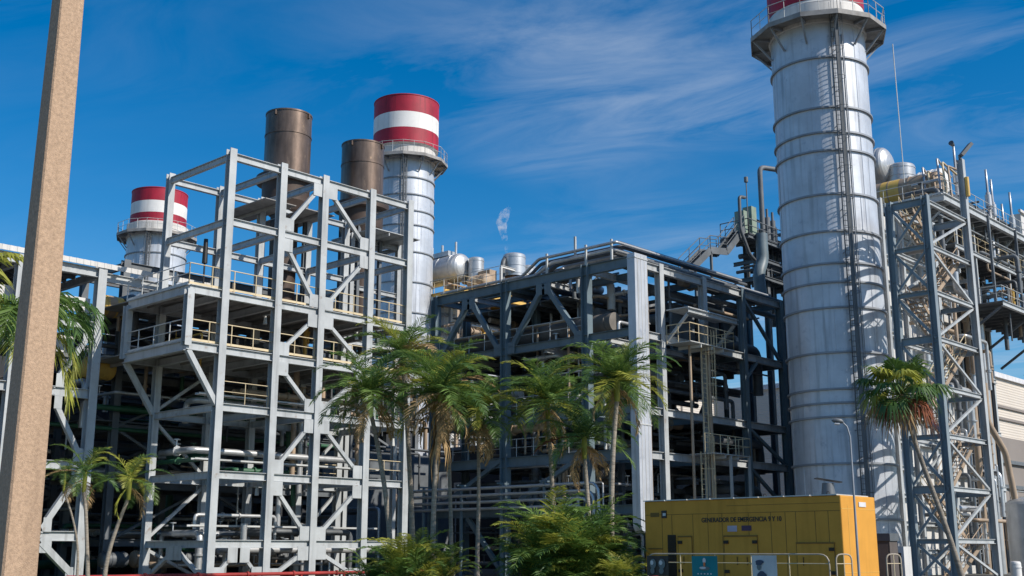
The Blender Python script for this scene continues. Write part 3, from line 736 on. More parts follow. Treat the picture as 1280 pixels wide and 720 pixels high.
for z in (8.5, 18.2): MB().box((x0-.03, y0-.04, z), (x1+.03, y1+.03, z+.06)).build('flange', RAILW, td)
MB().tube([(x1+.18, y0+.2, .2), (x1+.18, y0+.2, 18)], .07, 8).build('side_pipe', PIPETAN, td)

LATG = mat('shade_side_lattice_steel', (0.22, 0.26, 0.285), 0.5, 0, 0.15, 0.8, rust=0.15, streak=.3)  # darker grey puts the lattice's shaded side into its colour
# ------------------------------------------------------------------ lattice stair tower (right)
tl = thing('stair_tower', 'braced lattice stair tower standing before the nearest stack', 'stair tower', (64.2, 26.3, 0))
lx0, lx1, ly0, ly1 = 61.3, 67.1, 25.2, 27.35
LL = [20.87, 18.24, 15.61, 12.97, 10.25, 7.62, 4.8, 2.07]
for x in (lx0, lx1):
    for y in (ly0, ly1): column(tl, x, y, 0, 24.8 if (x == lx1 and y == ly0) else 21.2, LATG if x == lx0 else GREY, .38)
for i, z in enumerate(LL):
    for y in (ly0, ly1): girder(tl, (lx0, y, z), (lx1, y, z), GREY, .26, .2)
    for x in (lx0, lx1): girder(tl, (x, ly0, z-.02), (x, ly1, z-.02), LATG, .42 if i in (0, 3, 6) else .26, .2, 'cross_beam')
    zb = LL[i+1] if i+1 < len(LL) else .1
    for y, sg in ((ly0, 0), (ly1, 1)):
        p = ((lx0+.1, y, zb+.1), (lx1-.1, y, z-.1)) if (i+sg) % 2 == 0 else ((lx0+.1, y, z-.1), (lx1-.1, y, zb+.1))
        brace(tl, *p, GREY, .13, plates=False)
    brace(tl, (lx0, ly0, zb), (lx0, ly1, z), LATG, .14, plates=False, nrm='x')
    if i < 2 or i > 4: brace(tl, (lx0, ly1, zb), (lx0, ly0, z), LATG, .12, plates=False, nrm='x')
    # stair flights inside, with landings
    zl = zb + .02
    MB().box((lx0+.3, ly0+.3, zl), (lx0+1.3, ly1-.3, zl+.05)).build('landing', DECKM, tl)
    b = MB(); ya = ly0+.35 if i % 2 else ly0+1.25
    p0 = Vector((lx0+1.2, ya, zb+.05)) if i % 2 else Vector((lx1-.8, ya, zb+.05)); p1 = Vector((lx1-.8, ya, z)) if i % 2 else Vector((lx0+1.2, ya, z))
    for s in (0, .8): b.bar(p0+Vector((0, s, 0)), p1+Vector((0, s, 0)), .05, .24)
    for k in range(1, 12):
        c = p0.lerp(p1, k/12); b.box((c.x-.13, c.y, c.z), (c.x+.13, c.y+.8, c.z+.03))
    b.build('stair_flight', PIPETAN, tl)
    b = MB()
    for s in (0, .8):
        o_ = Vector((0, s, .95)); b.tube([p0+o_, p1+o_], .03, 6); b.tube([p0+o_*.5+Vector((0, s*.5, 0)), p1+o_*.5+Vector((0, s*.5, 0))], .025, 6)
        for k in range(5): c = p0.lerp(p1, k/4)+Vector((0, s, 0)); b.tube([c, c+Vector((0, 0, .95))], .025, 6)
    b.build('stair_rail', PIPETAN if i % 3 else RAILM, tl)


tf = thing('floodlight', 'dark floodlight tilted on the tallest post of the stair tower', 'lamp', (lx1, ly0, 24.8))
b = MB(); b.tube([(lx1, ly0, 24.8), (lx1, ly0, 25.1)], .1, 8); b.build('bracket', PIPEDK, tf)
b = MB(); b.bar((lx1-.1, ly0-.1, 25.0), (lx1+.45, ly0-.55, 25.8), .42, .2); b.build('lamp_head', PIPEDK, tf)
b = MB(); b.tube([(lx1-.05, ly0-.3, 22.4), (lx1-.05, ly0-.3, 23.6)], .13, 10); b.build('junction_box', YELLOW, tf)

# ------------------------------------------------------------------ boilers (heat recovery units) behind each stack
def boiler(ox, oy, zt, label, wx=13, wy=13):
    t = thing('boiler_house', label, 'boiler', (ox, oy, 0))
    X0, X1, Y0, Y1 = ox, ox+wx, oy, oy+wy
    b = MB()
    if wx > 15: b.box((X0, Y0, 0), (X0+6, Y0+3, zt-1)); b.box((X0+6.001, Y0, 0), (X1, Y1, zt-1))
    else: b.box((X0, Y0, 0), (X1, Y1, zt-1))
    b.build('casing', CASING, t)
    z = 1.5
    while z < zt-1.5:
        b = MB(); b.hsec((X0-.2, Y0-.2, z), (X1, Y0-.2, z), .36, .3, (0, 0, 1)); b.hsec((X0-.2, Y0-.2, z+.003), (X0-.2, Y0+3, z+.003), .36, .3, (0, 0, 1)); b.build('stiffener', GREY, t); z += 1.75
    for k in range(8):
        x = X0 + .4 + (X1-X0-.6)*k/7; b = MB(); b.hsec((x, Y0-.5, 0), (x, Y0-.5, zt-.2), .3, .34, (0, 1, 0)); b.build('column', GREY, t)
    return t
tq = boiler(67.2, 32.6, 24.8, 'tall pale boiler casing under the crowded platform at right', 20.8, 6.6)
# top deck overhanging towards the road
deck(tq, 73.2, 99, 28.8, 39, 24.8, SHADOW, name='top_deck', along='x')
girder(tq, (73.2, 28.8, 24.6), (99, 28.8, 24.6), GREY, .5, .28, 'edge_beam')
girder(tq, (73.2, 28.8, 24.58), (73.2, 39, 24.58), GREY, .45, .28, 'edge_beam')
for k in range(18):
    x = 74.3 + k*1.35
    b = MB(); b.hsec((x, 28.9, 24.5), (x, 32.3, 24.5), .2, .34)
    if k % 3 == 0: b.bar((x, 29.2, 24.3), (x, 32.1, 22.0), .14, .14)
    b.build('outrigger', GREY, tq)
rail(tq, [(73.3, 40, 24.9), (73.3, 28.85, 24.9), (99, 28.85, 24.9)], RAILW, toe=True)
deck(tq, 78.8, 96, 27.6, 32.0, 18.2, SHADOW, name='lower_deck', along='x')
girder(tq, (78.8, 27.6, 18.05), (96, 27.6, 18.05), GREY, .36, .24, 'edge_beam')
rail(tq, [(78.9, 31.8, 18.25), (78.9, 27.65, 18.25), (96, 27.65, 18.25)], RAILW)
for x in (79.2, 84.4, 89.6, 94.6):
    brace(tq, (x, 27.9, 17.9), (x, 32, 15.2), SHADOW, .16, 'knee_brace', False, 'x'); MB().bar((x, 28.2, 18.3), (x, 28.2, 24.5), .16, .16).build('deck_post', SHADOW, tq)
clutter(tq, (79, 95), (28, 31.4), [18.5, 20.3, 22], 16, 31, [PIPEDK, SHADOW, PIPEDK, PIPETAN], .16)
clutter(tq, (74, 96), (29.2, 32), [23.2, 24.9, 25.4], 26, 32, [PIPEAL, PIPEDK, PIPEDK, PIPETAN], .16, drop=.15)
clutter(tq, (72.6, 82), (29.6, 31.6), [3, 6, 9, 12, 15, 18, 21], 34, 33, [PIPEAL, PIPETAN, PIPETAN, PIPEAL, PIPEDK], .22, ax=.3, drop=.8)
b = MB(); b.tube([(85.8, 29.3, 18.3), (85.8, 29.3, 20.4)], .28, 12); b.build('yellow_valve_body', YELLOW, tq)
for x, y, m, r in ((80.6, 30.9, PIPETAN, .22), (82.2, 30.6, PIPEAL, .3), (84.2, 31.2, PIPETAN, .22)):
    MB().tube([(x, y, 0), (x, y, 17.9)], r, 14).build('riser', m, tq)
MB().box((83.2, 32.2, 0), (87.8, 32.42, 22)).build('shade_panel', HALL, tq)  # dark sheet painting in the shaded side of the casing
for z in (6, 10, 14, 18): girder(tq, (83, 31.9, z), (88, 31.9, z), GREY, .3, .2)
deck(tq, 76.5, 96, 29.6, 32.2, 22.2, SHADOW, name='middle_deck', along='x')
girder(tq, (76.5, 29.6, 22.05), (96, 29.6, 22.05), GREY, .32, .2, 'edge_beam')
rail(tq, [(76.5, 29.6, 22.3), (96, 29.6, 22.3)], RAILM)
for x in (77, 80.2, 83.4, 86.6, 90): girder(tq, (x, 29.7, 20.3), (x, 32.3, 20.3), GREY, .26, .2, 'cross_beam'); MB().bar((x, 29.7, 18.2 if x > 79 else 20.2), (x, 29.7, 24.4), .18, .18).build('deck_post', GREY, tq)
# roof equipment
vessel(tq, (77.4, 33.4, 26.9), .98, 5.4, 'Y', PIPETAN, 'steam_drum')
MB().lathe([(1.0, -.7), (1.0, .7)], (77.4, 34.0, 26.9), 32, 'Y').build('yellow_band', YELLOW, tq)
vessel(tq, (79.8, 32.2, 27.8), 1.05, 1.6, 'Y', WHITE, 'drum')
vessel(tq, (80.6, 37.4, 30.4), 1.4, 2.6, 'Y', PIPEAL, 'deaerator')
tank(tq, (81.4, 35.2, 28.6), 1.1, 1.6, PIPEAL, 'vent_silencer')
for x, y in ((80.6, 36.6), (80.6, 38.6), (81.4, 35.2), (77.4, 31.6), (77.4, 35.2), (79.8, 31.9)):
    MB().bar((x, y, 24.9), (x, y, 27.2 if y > 35.3 else 26), .7, .3).build('saddle', PIPETAN, tq)
for k in range(12):
    b = MB(); y = 29.4 + k*.42; b.run([(74.6+.2*k, y-.6, 24.9), (75.9+.15*k, y, 27.6-.08*k+.5*(k % 3)), (78.5, y, 27.8-.1*k)], .08, 8); b.build('branch_pipe', [PIPETAN, RAILM, PIPEAL][k % 3], tq)
for x, y, zt in ((83.6, 29.6, 29.3), (85.0, 29.8, 28.9), (87.9, 29.5, 28.5), (88.9, 30.5, 28.0), (80.4, 30.6, 30.6), (92, 30, 28)):
    b = MB(); b.tube([(x, y, 22.5), (x, y, zt-1.8), (x, y, zt-1.8), (x, y, zt)], [.16, .16, .09, .09], 10); b.tube([(x, y, zt-2.9), (x, y, zt-2.0)], .24, 10); b.build('vent_pipe', PIPEAL, tq)
b = MB(); b.box((89, 29.2, 24.9), (90.0, 30.0, 27.0)); b.bar((88.5, 29.1, 27.1), (93, 29.1, 27.1), .2, .2); b.build('instrument_cabinet', CASING, tq)
b = MB(); b.tube([(80.4, 30.6, 30.6), (80.0, 30.6, 30.7)], [.12, .2], 8); b.build('deck_lamp', PIPEDK, tq)

tu = boiler(76.4, 80.4, 26.0, 'distant boiler casing beside the centre stack with tanks on its roof')
deck(tu, 75, 95, 76.2, 93.8, 26.05, YELLOW, name='top_deck', along='x')
girder(tu, (74.8, 76, 25.8), (95, 76, 25.8), YELLOW, .5, .3, 'edge_beam')
girder(tu, (74.8, 76, 25.8), (74.8, 94, 25.8), YELLOW, .5, .3, 'edge_beam')
rail(tu, [(74.8, 94, 26.1), (74.8, 76, 26.1), (95, 76, 26.1)], RAILM)
for k in range(7): MB().bar((74.9, 77+k*2.6, 0), (74.9, 77+k*2.6, 25.6), .3, .3).build('deck_post', PIPETAN, tu)
vessel(tu, (78.5, 83.5, 29.4), 1.45, 6.5, 'Y', PIPEAL, 'steam_drum')
for y in (81.5, 85.5): MB().box((77.6, y-.2, 26.1), (79.4, y+.2, 28.4)).build('saddle', PIPETAN, tu)
b = MB()
for y in (81, 83, 84.5): b.tube([(78.5, y, 30.7), (78.5, y, 32.2)], .12, 8)
b.box((77.9, 81.5, 30.8), (79.1, 84.5, 31.3)); b.build('drum_nozzle', PIPEAL, tu)
tank(tu, (79.4, 79.0, 28.0), .8, 2.2, PIPEAL, 'vent_silencer')
tank(tu, (82.8, 76.9, 28.6), 1.15, 2.2, PIPEAL, 'vent_silencer')
tank(tu, (85.2, 77.2, 28.4), .85, 1.7, PIPEAL, 'vent_silencer')
vessel(tu, (78.6, 77.6, 27.4), .8, 2.0, 'Y', PIPETAN, 'flash_tank')
for x in (79.4, 82.8, 85.2): MB().box((x-.5, 76.6, 26.1), (x+.5, 78.2, 28.7)).build('silencer_base', PIPETAN, tu)
for x in (80.0, 83.4, 88.0): MB().bar((x, 76.1, 26), (x, 76.1, 29), .22, .22).build('roof_post', CASING, tu)
girder(tu, (80, 76.1, 29.1), (92, 76.1, 28.9), CASING, .25, .2, 'roof_beam')
b = MB(); b.run([(81.2, 77, 26.2), (81.2, 77, 29.9), (82, 77.3, 30.6)], .25, 10); b.build('vent_pipe', PIPEDK, tu)
clutter(tu, (75, 88), (76.5, 80), [26.1, 26.6, 24, 22], 30, 41, [PIPETAN, PIPEAL, YELLOW, PIPETAN], .25)

# steam plume from the vent
pm = bpy.data.materials.new('steam_volume'); pm.use_nodes = True
pt_ = pm.node_tree; pt_.nodes.clear()
po = pt_.nodes.new('ShaderNodeOutputMaterial'); pv = pt_.nodes.new('ShaderNodeVolumePrincipled')
pc = pt_.nodes.new('ShaderNodeTexCoord'); pn = pt_.nodes.new('ShaderNodeTexNoise'); pn.inputs['Scale'].default_value = 1.1; pn.inputs['Detail'].default_value = 5
pt_.links.new(pc.outputs['Object'], pn.inputs[0])
pr_ = pt_.nodes.new('ShaderNodeMapRange'); pr_.inputs['From Min'].default_value = .47; pr_.inputs['From Max'].default_value = .72; pr_.inputs['To Max'].default_value = 1.9
pt_.links.new(pn.outputs[0], pr_.inputs[0]); pt_.links.new(pr_.outputs[0], pv.inputs['Density'])
pv.inputs['Color'].default_value = (.95, .96, 1, 1)
pt_.links.new(pv.outputs[0], po.inputs['Volume'])
b = MB()
b.tube([(82.2, 77.3, 30.7), (82.1, 77.4, 32.0), (81.9, 77.6, 33.3), (81.7, 77.7, 34.3), (82.0, 77.5, 35.2), (82.5, 77.2, 36.0)], [.12, .24, .42, .6, .55, .2], 16)
solo(b, 'steam_plume', pm, 'small white wisp of steam rising from the distant rooftop vent', 'steam', (82.2, 77.3, 30.7))

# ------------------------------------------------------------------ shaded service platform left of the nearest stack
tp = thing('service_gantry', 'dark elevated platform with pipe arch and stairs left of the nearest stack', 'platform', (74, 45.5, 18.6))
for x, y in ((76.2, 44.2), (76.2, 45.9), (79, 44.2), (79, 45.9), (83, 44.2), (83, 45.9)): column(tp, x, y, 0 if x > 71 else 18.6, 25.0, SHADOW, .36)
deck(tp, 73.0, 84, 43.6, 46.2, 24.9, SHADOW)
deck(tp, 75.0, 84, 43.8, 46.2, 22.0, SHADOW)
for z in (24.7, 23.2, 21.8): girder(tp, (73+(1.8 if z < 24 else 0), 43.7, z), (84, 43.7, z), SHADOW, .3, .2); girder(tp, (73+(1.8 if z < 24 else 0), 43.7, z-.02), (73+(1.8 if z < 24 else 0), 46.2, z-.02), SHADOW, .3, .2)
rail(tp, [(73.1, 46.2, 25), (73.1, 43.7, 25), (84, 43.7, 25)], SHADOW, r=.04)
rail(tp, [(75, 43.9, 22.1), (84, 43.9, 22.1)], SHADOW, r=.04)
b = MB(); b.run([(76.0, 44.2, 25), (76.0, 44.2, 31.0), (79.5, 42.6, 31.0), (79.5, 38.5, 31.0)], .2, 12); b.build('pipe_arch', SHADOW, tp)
MB().box((74.8, 44.4, 25), (75.5, 45.2, 27.6)).build('enclosure', GREENB, tp)
MB().box((73.6, 44.4, 25), (74.3, 45.2, 27.0)).build('enclosure', GREENB, tp)
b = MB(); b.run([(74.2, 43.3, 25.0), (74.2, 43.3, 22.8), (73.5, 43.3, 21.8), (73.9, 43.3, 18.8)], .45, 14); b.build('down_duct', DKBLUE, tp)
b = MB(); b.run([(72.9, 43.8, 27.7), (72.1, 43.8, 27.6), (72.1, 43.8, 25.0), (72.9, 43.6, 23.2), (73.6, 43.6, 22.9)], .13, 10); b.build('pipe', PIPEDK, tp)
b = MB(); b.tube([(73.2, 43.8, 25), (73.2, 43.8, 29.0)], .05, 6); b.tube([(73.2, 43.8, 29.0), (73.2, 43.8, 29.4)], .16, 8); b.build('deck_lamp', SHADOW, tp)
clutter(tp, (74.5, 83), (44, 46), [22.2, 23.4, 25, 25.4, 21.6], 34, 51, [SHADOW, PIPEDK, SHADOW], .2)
for x, z in ((77.2, 25), (76.4, 25.1)):
    b = MB(); b.tube([(x, 44, z), (x, 44, z+1.8)], .22, 10); b.tube([(x, 44, z+1.8), (x, 44, z+2.5)], .1, 8); b.build('valve', SHADOW, tp)
b = MB(); PA, PB, PC_ = Vector((65.4, 44, 20.6)), Vector((68.2, 44, 22.7)), Vector((70.4, 44, 23.0)); PD = Vector((73.0, 44, 25.3))
for s in (0, .9):
    o_ = Vector((0, s, 0))
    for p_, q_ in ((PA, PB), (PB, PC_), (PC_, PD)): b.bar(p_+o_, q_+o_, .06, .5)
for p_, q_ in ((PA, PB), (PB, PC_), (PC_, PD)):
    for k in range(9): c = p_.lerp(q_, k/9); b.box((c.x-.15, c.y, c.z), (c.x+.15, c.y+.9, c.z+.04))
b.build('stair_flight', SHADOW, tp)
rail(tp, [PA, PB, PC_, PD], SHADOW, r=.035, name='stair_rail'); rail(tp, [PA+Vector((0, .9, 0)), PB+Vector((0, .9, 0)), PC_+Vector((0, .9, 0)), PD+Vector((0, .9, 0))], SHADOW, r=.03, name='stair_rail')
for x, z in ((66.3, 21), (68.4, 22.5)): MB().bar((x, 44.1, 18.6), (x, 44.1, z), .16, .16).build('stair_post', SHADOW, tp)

# ------------------------------------------------------------------ far buildings
h = thing('warehouse', 'big beige shed seen through the dark rack behind the generator', 'building', (125, 95, 0))
MB().box((98, 80, 0), (170, 120, 20.0)).build('wall', BEIGE, h)
MB().box((97.6, 79.6, 20.0), (170.4, 120.4, 20.7)).build('roof', BEIGED, h)
for k in range(9): MB().box((100+k*8, 79.9, 0), (100.3+k*8, 79.98, 20)).build('downpipe', BEIGED, h)
for k in range(4): MB().box((104+k*15, 79.85, 0), (109+k*15, 79.97, 6)).build('door', BEIGED, h)
h = thing('warehouse', 'beige building with dark bands at the right edge beyond the boiler', 'building', (130, 55, 0))
MB().box((108, 42, 0), (165, 70, 18.4)).build('wall', BEIGE, h)
MB().box((107.7, 41.7, 18.4), (165.3, 70.3, 18.9)).build('roof', PAPER, h)
for z in (14.2, 15.4): MB().box((107.9, 41.8, z), (165.1, 41.98, z+.25)).build('band', BEIGED, h)
MB().box((107.8, 41.6, 3.0), (165.2, 41.97, 12.4)).build('lower_cladding', BEIGED, h)
for z in (5, 7.4, 9.8): MB().box((107.8, 41.3, z), (165.2, 41.58, z+.35)).build('pipe_shelf', SHADOW, h)

# process tank at far right edge
t = thing('storage_tank', 'pale upright tank with rounded top at the right edge', 'tank', (76.2, 27.6, 0))
tank(t, (76.0, 26.3, 0), 1.35, 4.4, PIPEAL, 'shell', .35)
rail(t, [(75.6, 25.4, 4.4), (75.6, 27.2, 4.4), (78.2, 27.2, 4.4)], RAILW, .9)
b = MB(); b.run([(73.8, 27.5, 12.0), (73.8, 27.5, 9.5), (75.0, 27.0, 7.6), (75.4, 26.8, 4.3)], .2, 12); b.build('inlet_pipe', PIPETAN, t)
b = MB(); b.box((75.2, 24.95, 3.0), (76.4, 25.0, 4.0)); b.build('gauge_plate', CASING, t)
for i, (x, y, lab) in enumerate(((69.3, 25.0, 'small white bollard tank left of its twin at the stair tower foot'), (70.7, 24.7, 'small white bollard tank right of its twin at the stair tower foot'))):
    b = MB(); b.lathe([(.3, 0), (.3, .85), (.26, .95), (.001, .98)], (x, y, 0), 20)
    b.lathe([(.302, .6), (.33, .6), (.33, .66), (.302, .66)], (x, y, 0), 20)
    solo(b, 'gas_bottle', WHITE, lab, 'gas bottle', (x, y, 0), 'white cylinders by the stair tower')

# ------------------------------------------------------------------ emergency generator
gx, gy = 31.4, 16.15
GW, GL, GH = 2.2, 7.1, 3.17
tg = thing('generator', 'long mustard yellow containerised generator with lettering on its shaded side', 'generator', (gx+GW/2, gy+GL/2, 0))
gb = MB().box((gx, gy, .25), (gx+GW, gy+GL, GH)).build('enclosure', GENY, tg)
bv = gb.modifiers.new('bevel', 'BEVEL'); bv.width = .035; bv.segments = 2
MB().box((gx-.04, gy-.04, 0), (gx+GW+.04, gy+GL+.04, .245)).build('skid', BLACK, tg)
def side(y0, y1, z0, z1, t=.012, name='panel', m=GENY): return MB().box((gx-t, y0, z0), (gx-.001, y1, z1)).build(name, m, tg)
Y = lambda u: gy + GL*(1-u)          # u: 0 at the far (left in photo) end, 1 at the near corner
for u in (.1, .155, .27, .35, .425, .56, .67, .74, .79, .88, .94): side(Y(u)-.008, Y(u)+.008, .3, 2.72, .005, 'seam', GENS)
side(gy+.03, gy+GL-.03, 2.72, 2.735, .006, 'seam', GENS)
side(gy+.03, gy+GL*.55, 2.95, 2.962, .006, 'seam', GENS)
def door(u0, u1, zt, hinge):
    d = side(Y(u1), Y(u0), .45, zt, .03, 'door')
    side(Y(u1)-.015, Y(u1), .45, zt, .034, 'door_gap', GENS); side(Y(u0), Y(u0)+.015, .45, zt, .034, 'door_gap', GENS); side(Y(u1)-.015, Y(u0)+.015, zt, zt+.045, .05, 'drip_rail', GENS)
    for u in hinge:
        for z in (zt-.16, .95):
            hb = MB().box((gx-.07, Y(u)-.08, z-.05), (gx-.031, Y(u)+.08, z+.05)).build('hinge', BLACKR, d)
door(.19, .262, 2.0, (.2,)); door(.435, .60, 2.0, (.445, .59)); door(.79, .96, 1.78, (.95,))
side(Y(.1), Y(.02), 1.62, 1.66, .03, 'drip_rail', GENS)
b = MB(); b.box((gx-.02, Y(.175), .5), (gx-.002, Y(.13), 2.08))
for k in range(18): b.bar((gx-.03, Y(.175)+.02, .56+k*.085), (gx-.03, Y(.13)-.02, .56+k*.085), .05, .012)
b.build('louvre', BLACKR, tg)
for k in range(8): MB().box((gx-.04, gy+.1+k*.88, GH+.001), (gx+GW*.9, gy+.94+k*.88, GH+.035)).build('roof_sheet', RAILW, tg)
MB().box((gx-.001+.4, gy-.006, .4), (gx+.412, gy-.001, 2.9)).build('seam', YELLOW, tg)
for z in (2.78, .95): MB().box((gx+.02, gy-.006, z), (gx+GW-.02, gy-.001, z+.012)).build('seam', YELLOW, tg)
MB().box((gx+1.1, gy-.02, 2.86), (gx+1.55, gy-.008, 3.0)).build('name_plate', PAPER, tg)
b = MB(); b.tube([(gx+1.0, gy+.9, GH+.03), (gx+1.0, gy+.9, GH+.42)], [.22, .17], 16); b.build('exhaust_outlet', PIPEDK, tg)
b = MB(); b.bar((gx+.72, gy+1.15, GH+.56), (gx+1.25, gy+.6, GH+.44), .34, .03); b.build('rain_cap', BLACK, tg)
def text(s, size, loc, rotz, m, parent, name='lettering', ext=.004, sx=1.0, bold=False):
    cu = bpy.data.curves.new(name, 'FONT'); cu.body = s; cu.size = size; cu.extrude = ext; cu.align_x = 'CENTER'; cu.align_y = 'CENTER'
    if bold: cu.offset = size*.02
    to = bpy.data.objects.new(name, cu); COL.objects.link(to)
    dg = bpy.context.evaluated_depsgraph_get(); me = bpy.data.meshes.new_from_object(to.evaluated_get(dg))
    bpy.data.objects.remove(to); bpy.data.curves.remove(cu)
    M_ = Matrix.Rotation(rotz, 4, 'Z') @ Matrix.Rotation(R(90), 4, 'X') @ Matrix.Diagonal((sx, 1, 1, 1))
    me.transform(M_); o = bpy.data.objects.new(name, me); COL.objects.link(o); me.materials.append(m)
    o.parent = parent; o.location = Vector(loc) - Vector(parent['_o']); o['_o'] = list(loc)
    return o
for u in (.22, .5, .55, .82):
    MB().tube([(gx-.06, Y(u), 1.15), (gx-.06, Y(u), 1.4)], .012, 6).build('handle', BLACKR, tg)
for u in (.06, .36, .64, .94): MB().tube([(gx+.08, Y(u)-.06, GH+.02), (gx+.08, Y(u)-.03, GH+.11), (gx+.08, Y(u)+.03, GH+.11), (gx+.08, Y(u)+.06, GH+.02)], .012, 6).build('lifting_eye', BLACKR, tg)
text('GENERADOR DE EMERGENCIA 9 Y 10', .20, (gx-.01, Y(.52), 2.52), R(-90), BLACK, tg, sx=.86, bold=True)
MB().box((gx-.03, Y(.127), 2.62), (gx-.002, Y(.10), 2.86)).build('logo_plate', BLACK, tg)
MB().box((gx-.036, Y(.124), 2.69), (gx-.031, Y(.108), 2.78)).build('logo_mark', PAPER, tg)
MB().box((gx-.008, Y(.085), 2.66), (gx-.002, Y(.035), 2.80)).build('model_plate', GENS, tg)
MB().box((gx-.012, Y(.50), 2.16), (gx-.002, Y(.452), 2.34)).build('sticker', LILAC, tg)
MB().box((gx-.012, Y(.573), 2.18), (gx-.002, Y(.524), 2.34)).build('sticker', PURP, tg)

# cabinet and air conditioner beyond the generator
t = thing('electrical_cabinet', 'dark grey electrical cabinet just right of the yellow generator', 'cabinet', (37.94, 17.97, 0))
ex, ey = 37.94, 17.97
MB().box((ex-.3, ey-.3, .1), (ex+.3, ey+.3, 1.9)).build('body', mat('cabinet_brown', (.10, .08, .07), .6), t); MB().box((ex-.35, ey-.35, 1.9), (ex+.35, ey+.35, 2.15)).build('hood', PIPEDK, t)
MB().box((ex-.32, ey-.24, .3), (ex-.302, ey+.24, 1.8)).build('door', mat('cabinet_door', (.20, .15, .12), .6), t)
ex, ey = 40.17, 18.51
t = thing('air_conditioner', 'white boxy condenser unit on legs right of the dark cabinet', 'air conditioner', (ex, ey, 0))
MB().box((ex-.3, ey-.3, .3), (ex+.3, ey+.3, 1.72)).build('casing', CASING, t)
b = MB(); b.box((ex-.315, ey-.2, .5), (ex-.305, ey+.2, 1.5))
for k in range(9): b.box((ex-.33, ey-.2, .52+k*.11), (ex-.318, ey+.2, .55+k*.11))
b.build('fan_grille', BLACKR, t)
for x in (ex-.26, ex+.26):
    for y in (ey-.26, ey+.26): MB().box((x-.03, y-.03, 0), (x+.03, y+.03, .295)).build('leg', PIPEDK, t)

# ------------------------------------------------------------------ tubular barriers with banners
BARR = mat('dull_barrier_tube', (0.40, 0.34, 0.26), 0.6, 0, .2, 2.0, rust=.2)
def barrier(p, q, n, label, hh=1.5):
    t = thing('barrier', label, 'barrier', tuple((Vector(p)+Vector(q))/2))
    p = Vector(p); q = Vector(q); u = Vector((0, 0, 1)); d = (q-p).normalized(); c = min(.25, (q-p).length*.35)
    b = MB(); b.run([p+u*.05, p+u*hh, q+u*hh, q+u*.05], .019, 10, bend=c); b.build('frame', BARR, t)
    b = MB(); b.tube([p+u*(hh-.22) , q+u*(hh-.22)], .011, 8); b.tube([p+u*.25, q+u*.25], .02, 8); b.build('rail', RAILM, t)
    for k in range(1, n): c_ = p.lerp(q, k/n); MB().tube([c_+u*.02, c_+u*hh], .013, 8).build('upright', RAILM, t)
    return t
BX = 25.68
barrier((BX, 18.95, 0), (BX, 13.6, 0), 5, 'long cream tubular barrier carrying the three banners')
barrier((BX, 13.42, 0), (BX+.35, 13.2, 0), 2, 'small cream barrier loop at the near end of the long barrier')
barrier((BX+1.25, 12.75, 0), (BX+1.6, 12.55, 0), 2, 'small cream barrier loop right of the generator corner')
def banner(y0, y1, z0, z1, m, label):
    t = thing('banner', label, 'banner', (BX-.03, (y0+y1)/2, z0))
    b = MB(); n = 8; vs = []
    for k in range(n+1):
        y = y0 + (y1-y0)*k/n; o_ = .008*math.sin(k*1.7)
        vs += [(BX-.035+o_, y, z0), (BX-.035+o_, y, z1), (BX-.03+o_, y, z0), (BX-.03+o_, y, z1)]
    fs = []
    for k in range(n):
        a = 4*k; fs += [(a, a+1, a+5, a+4), (a+2, a+6, a+7, a+3), (a+1, a+3, a+7, a+5), (a, a+4, a+6, a+2)]
    b.add(vs, fs); b.build('cloth', m, t); return t
def disc(t, y, z, ry, rz, m, name, dx=.05, pts=None, parent=None):
    b = MB(); n = 20
    P = pts or [(math.cos(2*math.pi*k/n), math.sin(2*math.pi*k/n)) for k in range(n)]
    n = len(P)
    f = [(BX-dx, y + ry*p_[0], z + rz*p_[1]) for p_ in P]; g_ = [(BX-dx+.003, y + ry*p_[0], z + rz*p_[1]) for p_ in P]
    b.add(f + g_, [tuple(range(n)), tuple(range(n, 2*n))[::-1]] + [(i, n+i, n+(i+1) % n, (i+1) % n) for i in range(n)])
    return b.build(name, m, t)
def yat(px):      # y along the barrier line for a photo column
    k = (px-640)/1467
    return BX*(math.sin(AZ)-k*math.cos(AZ))/(math.cos(AZ)+k*math.sin(AZ))
t = banner(yat(836), yat(809), .93, 1.45, BLACK, 'black banner with two grey faces, leftmost on the long barrier')
for px_, w_ in ((817, .10), (828, .11)):
    disc(t, yat(px_), 1.24, w_, .13, MIDG, 'printed_face'); disc(t, yat(px_)+.02, 1.06, w_*.7, .08, MIDG, 'printed_shoulder', .052); disc(t, yat(px_)+.03, 1.27, w_*.5, .06, PAPER, 'printed_highlight', .056)
t = banner(yat(897), yat(865), .93, 1.45, TEAL, 'teal banner with a small pale emblem, middle of the long barrier')
disc(t, yat(881), 1.33, .05, .07, PAPER, 'printed_mark'); disc(t, yat(881), 1.24, .03, .06, ORNG, 'printed_mark', .052); disc(t, yat(881), 1.14, .16, .05, MIDG, 'printed_mark', .051); disc(t, yat(879), 1.15, .10, .03, PAPER, 'printed_mark', .055)
for k in range(5): disc(t, yat(873+k*4), 1.0, .025, .018, PAPER, 'printed_mark')
t = banner(yat(971), yat(940), .90, 1.47, BANW, 'white banner printed with a figure in a dark cap, rightmost on the long barrier')
disc(t, yat(950), 1.31, .12, .05, SKYP, 'printed_cap'); disc(t, yat(949), 1.26, .09, .03, SKYP, 'printed_cap_brim', .052); disc(t, yat(949), 1.19, .06, .08, MIDG, 'printed_face', .051)
disc(t, yat(952), 1.0, .15, .10, SKYP, 'printed_shoulder', .051, [(-1, -1), (1, -1), (.8, .2), (.25, .9), (-.25, .9), (-.9, .1)])
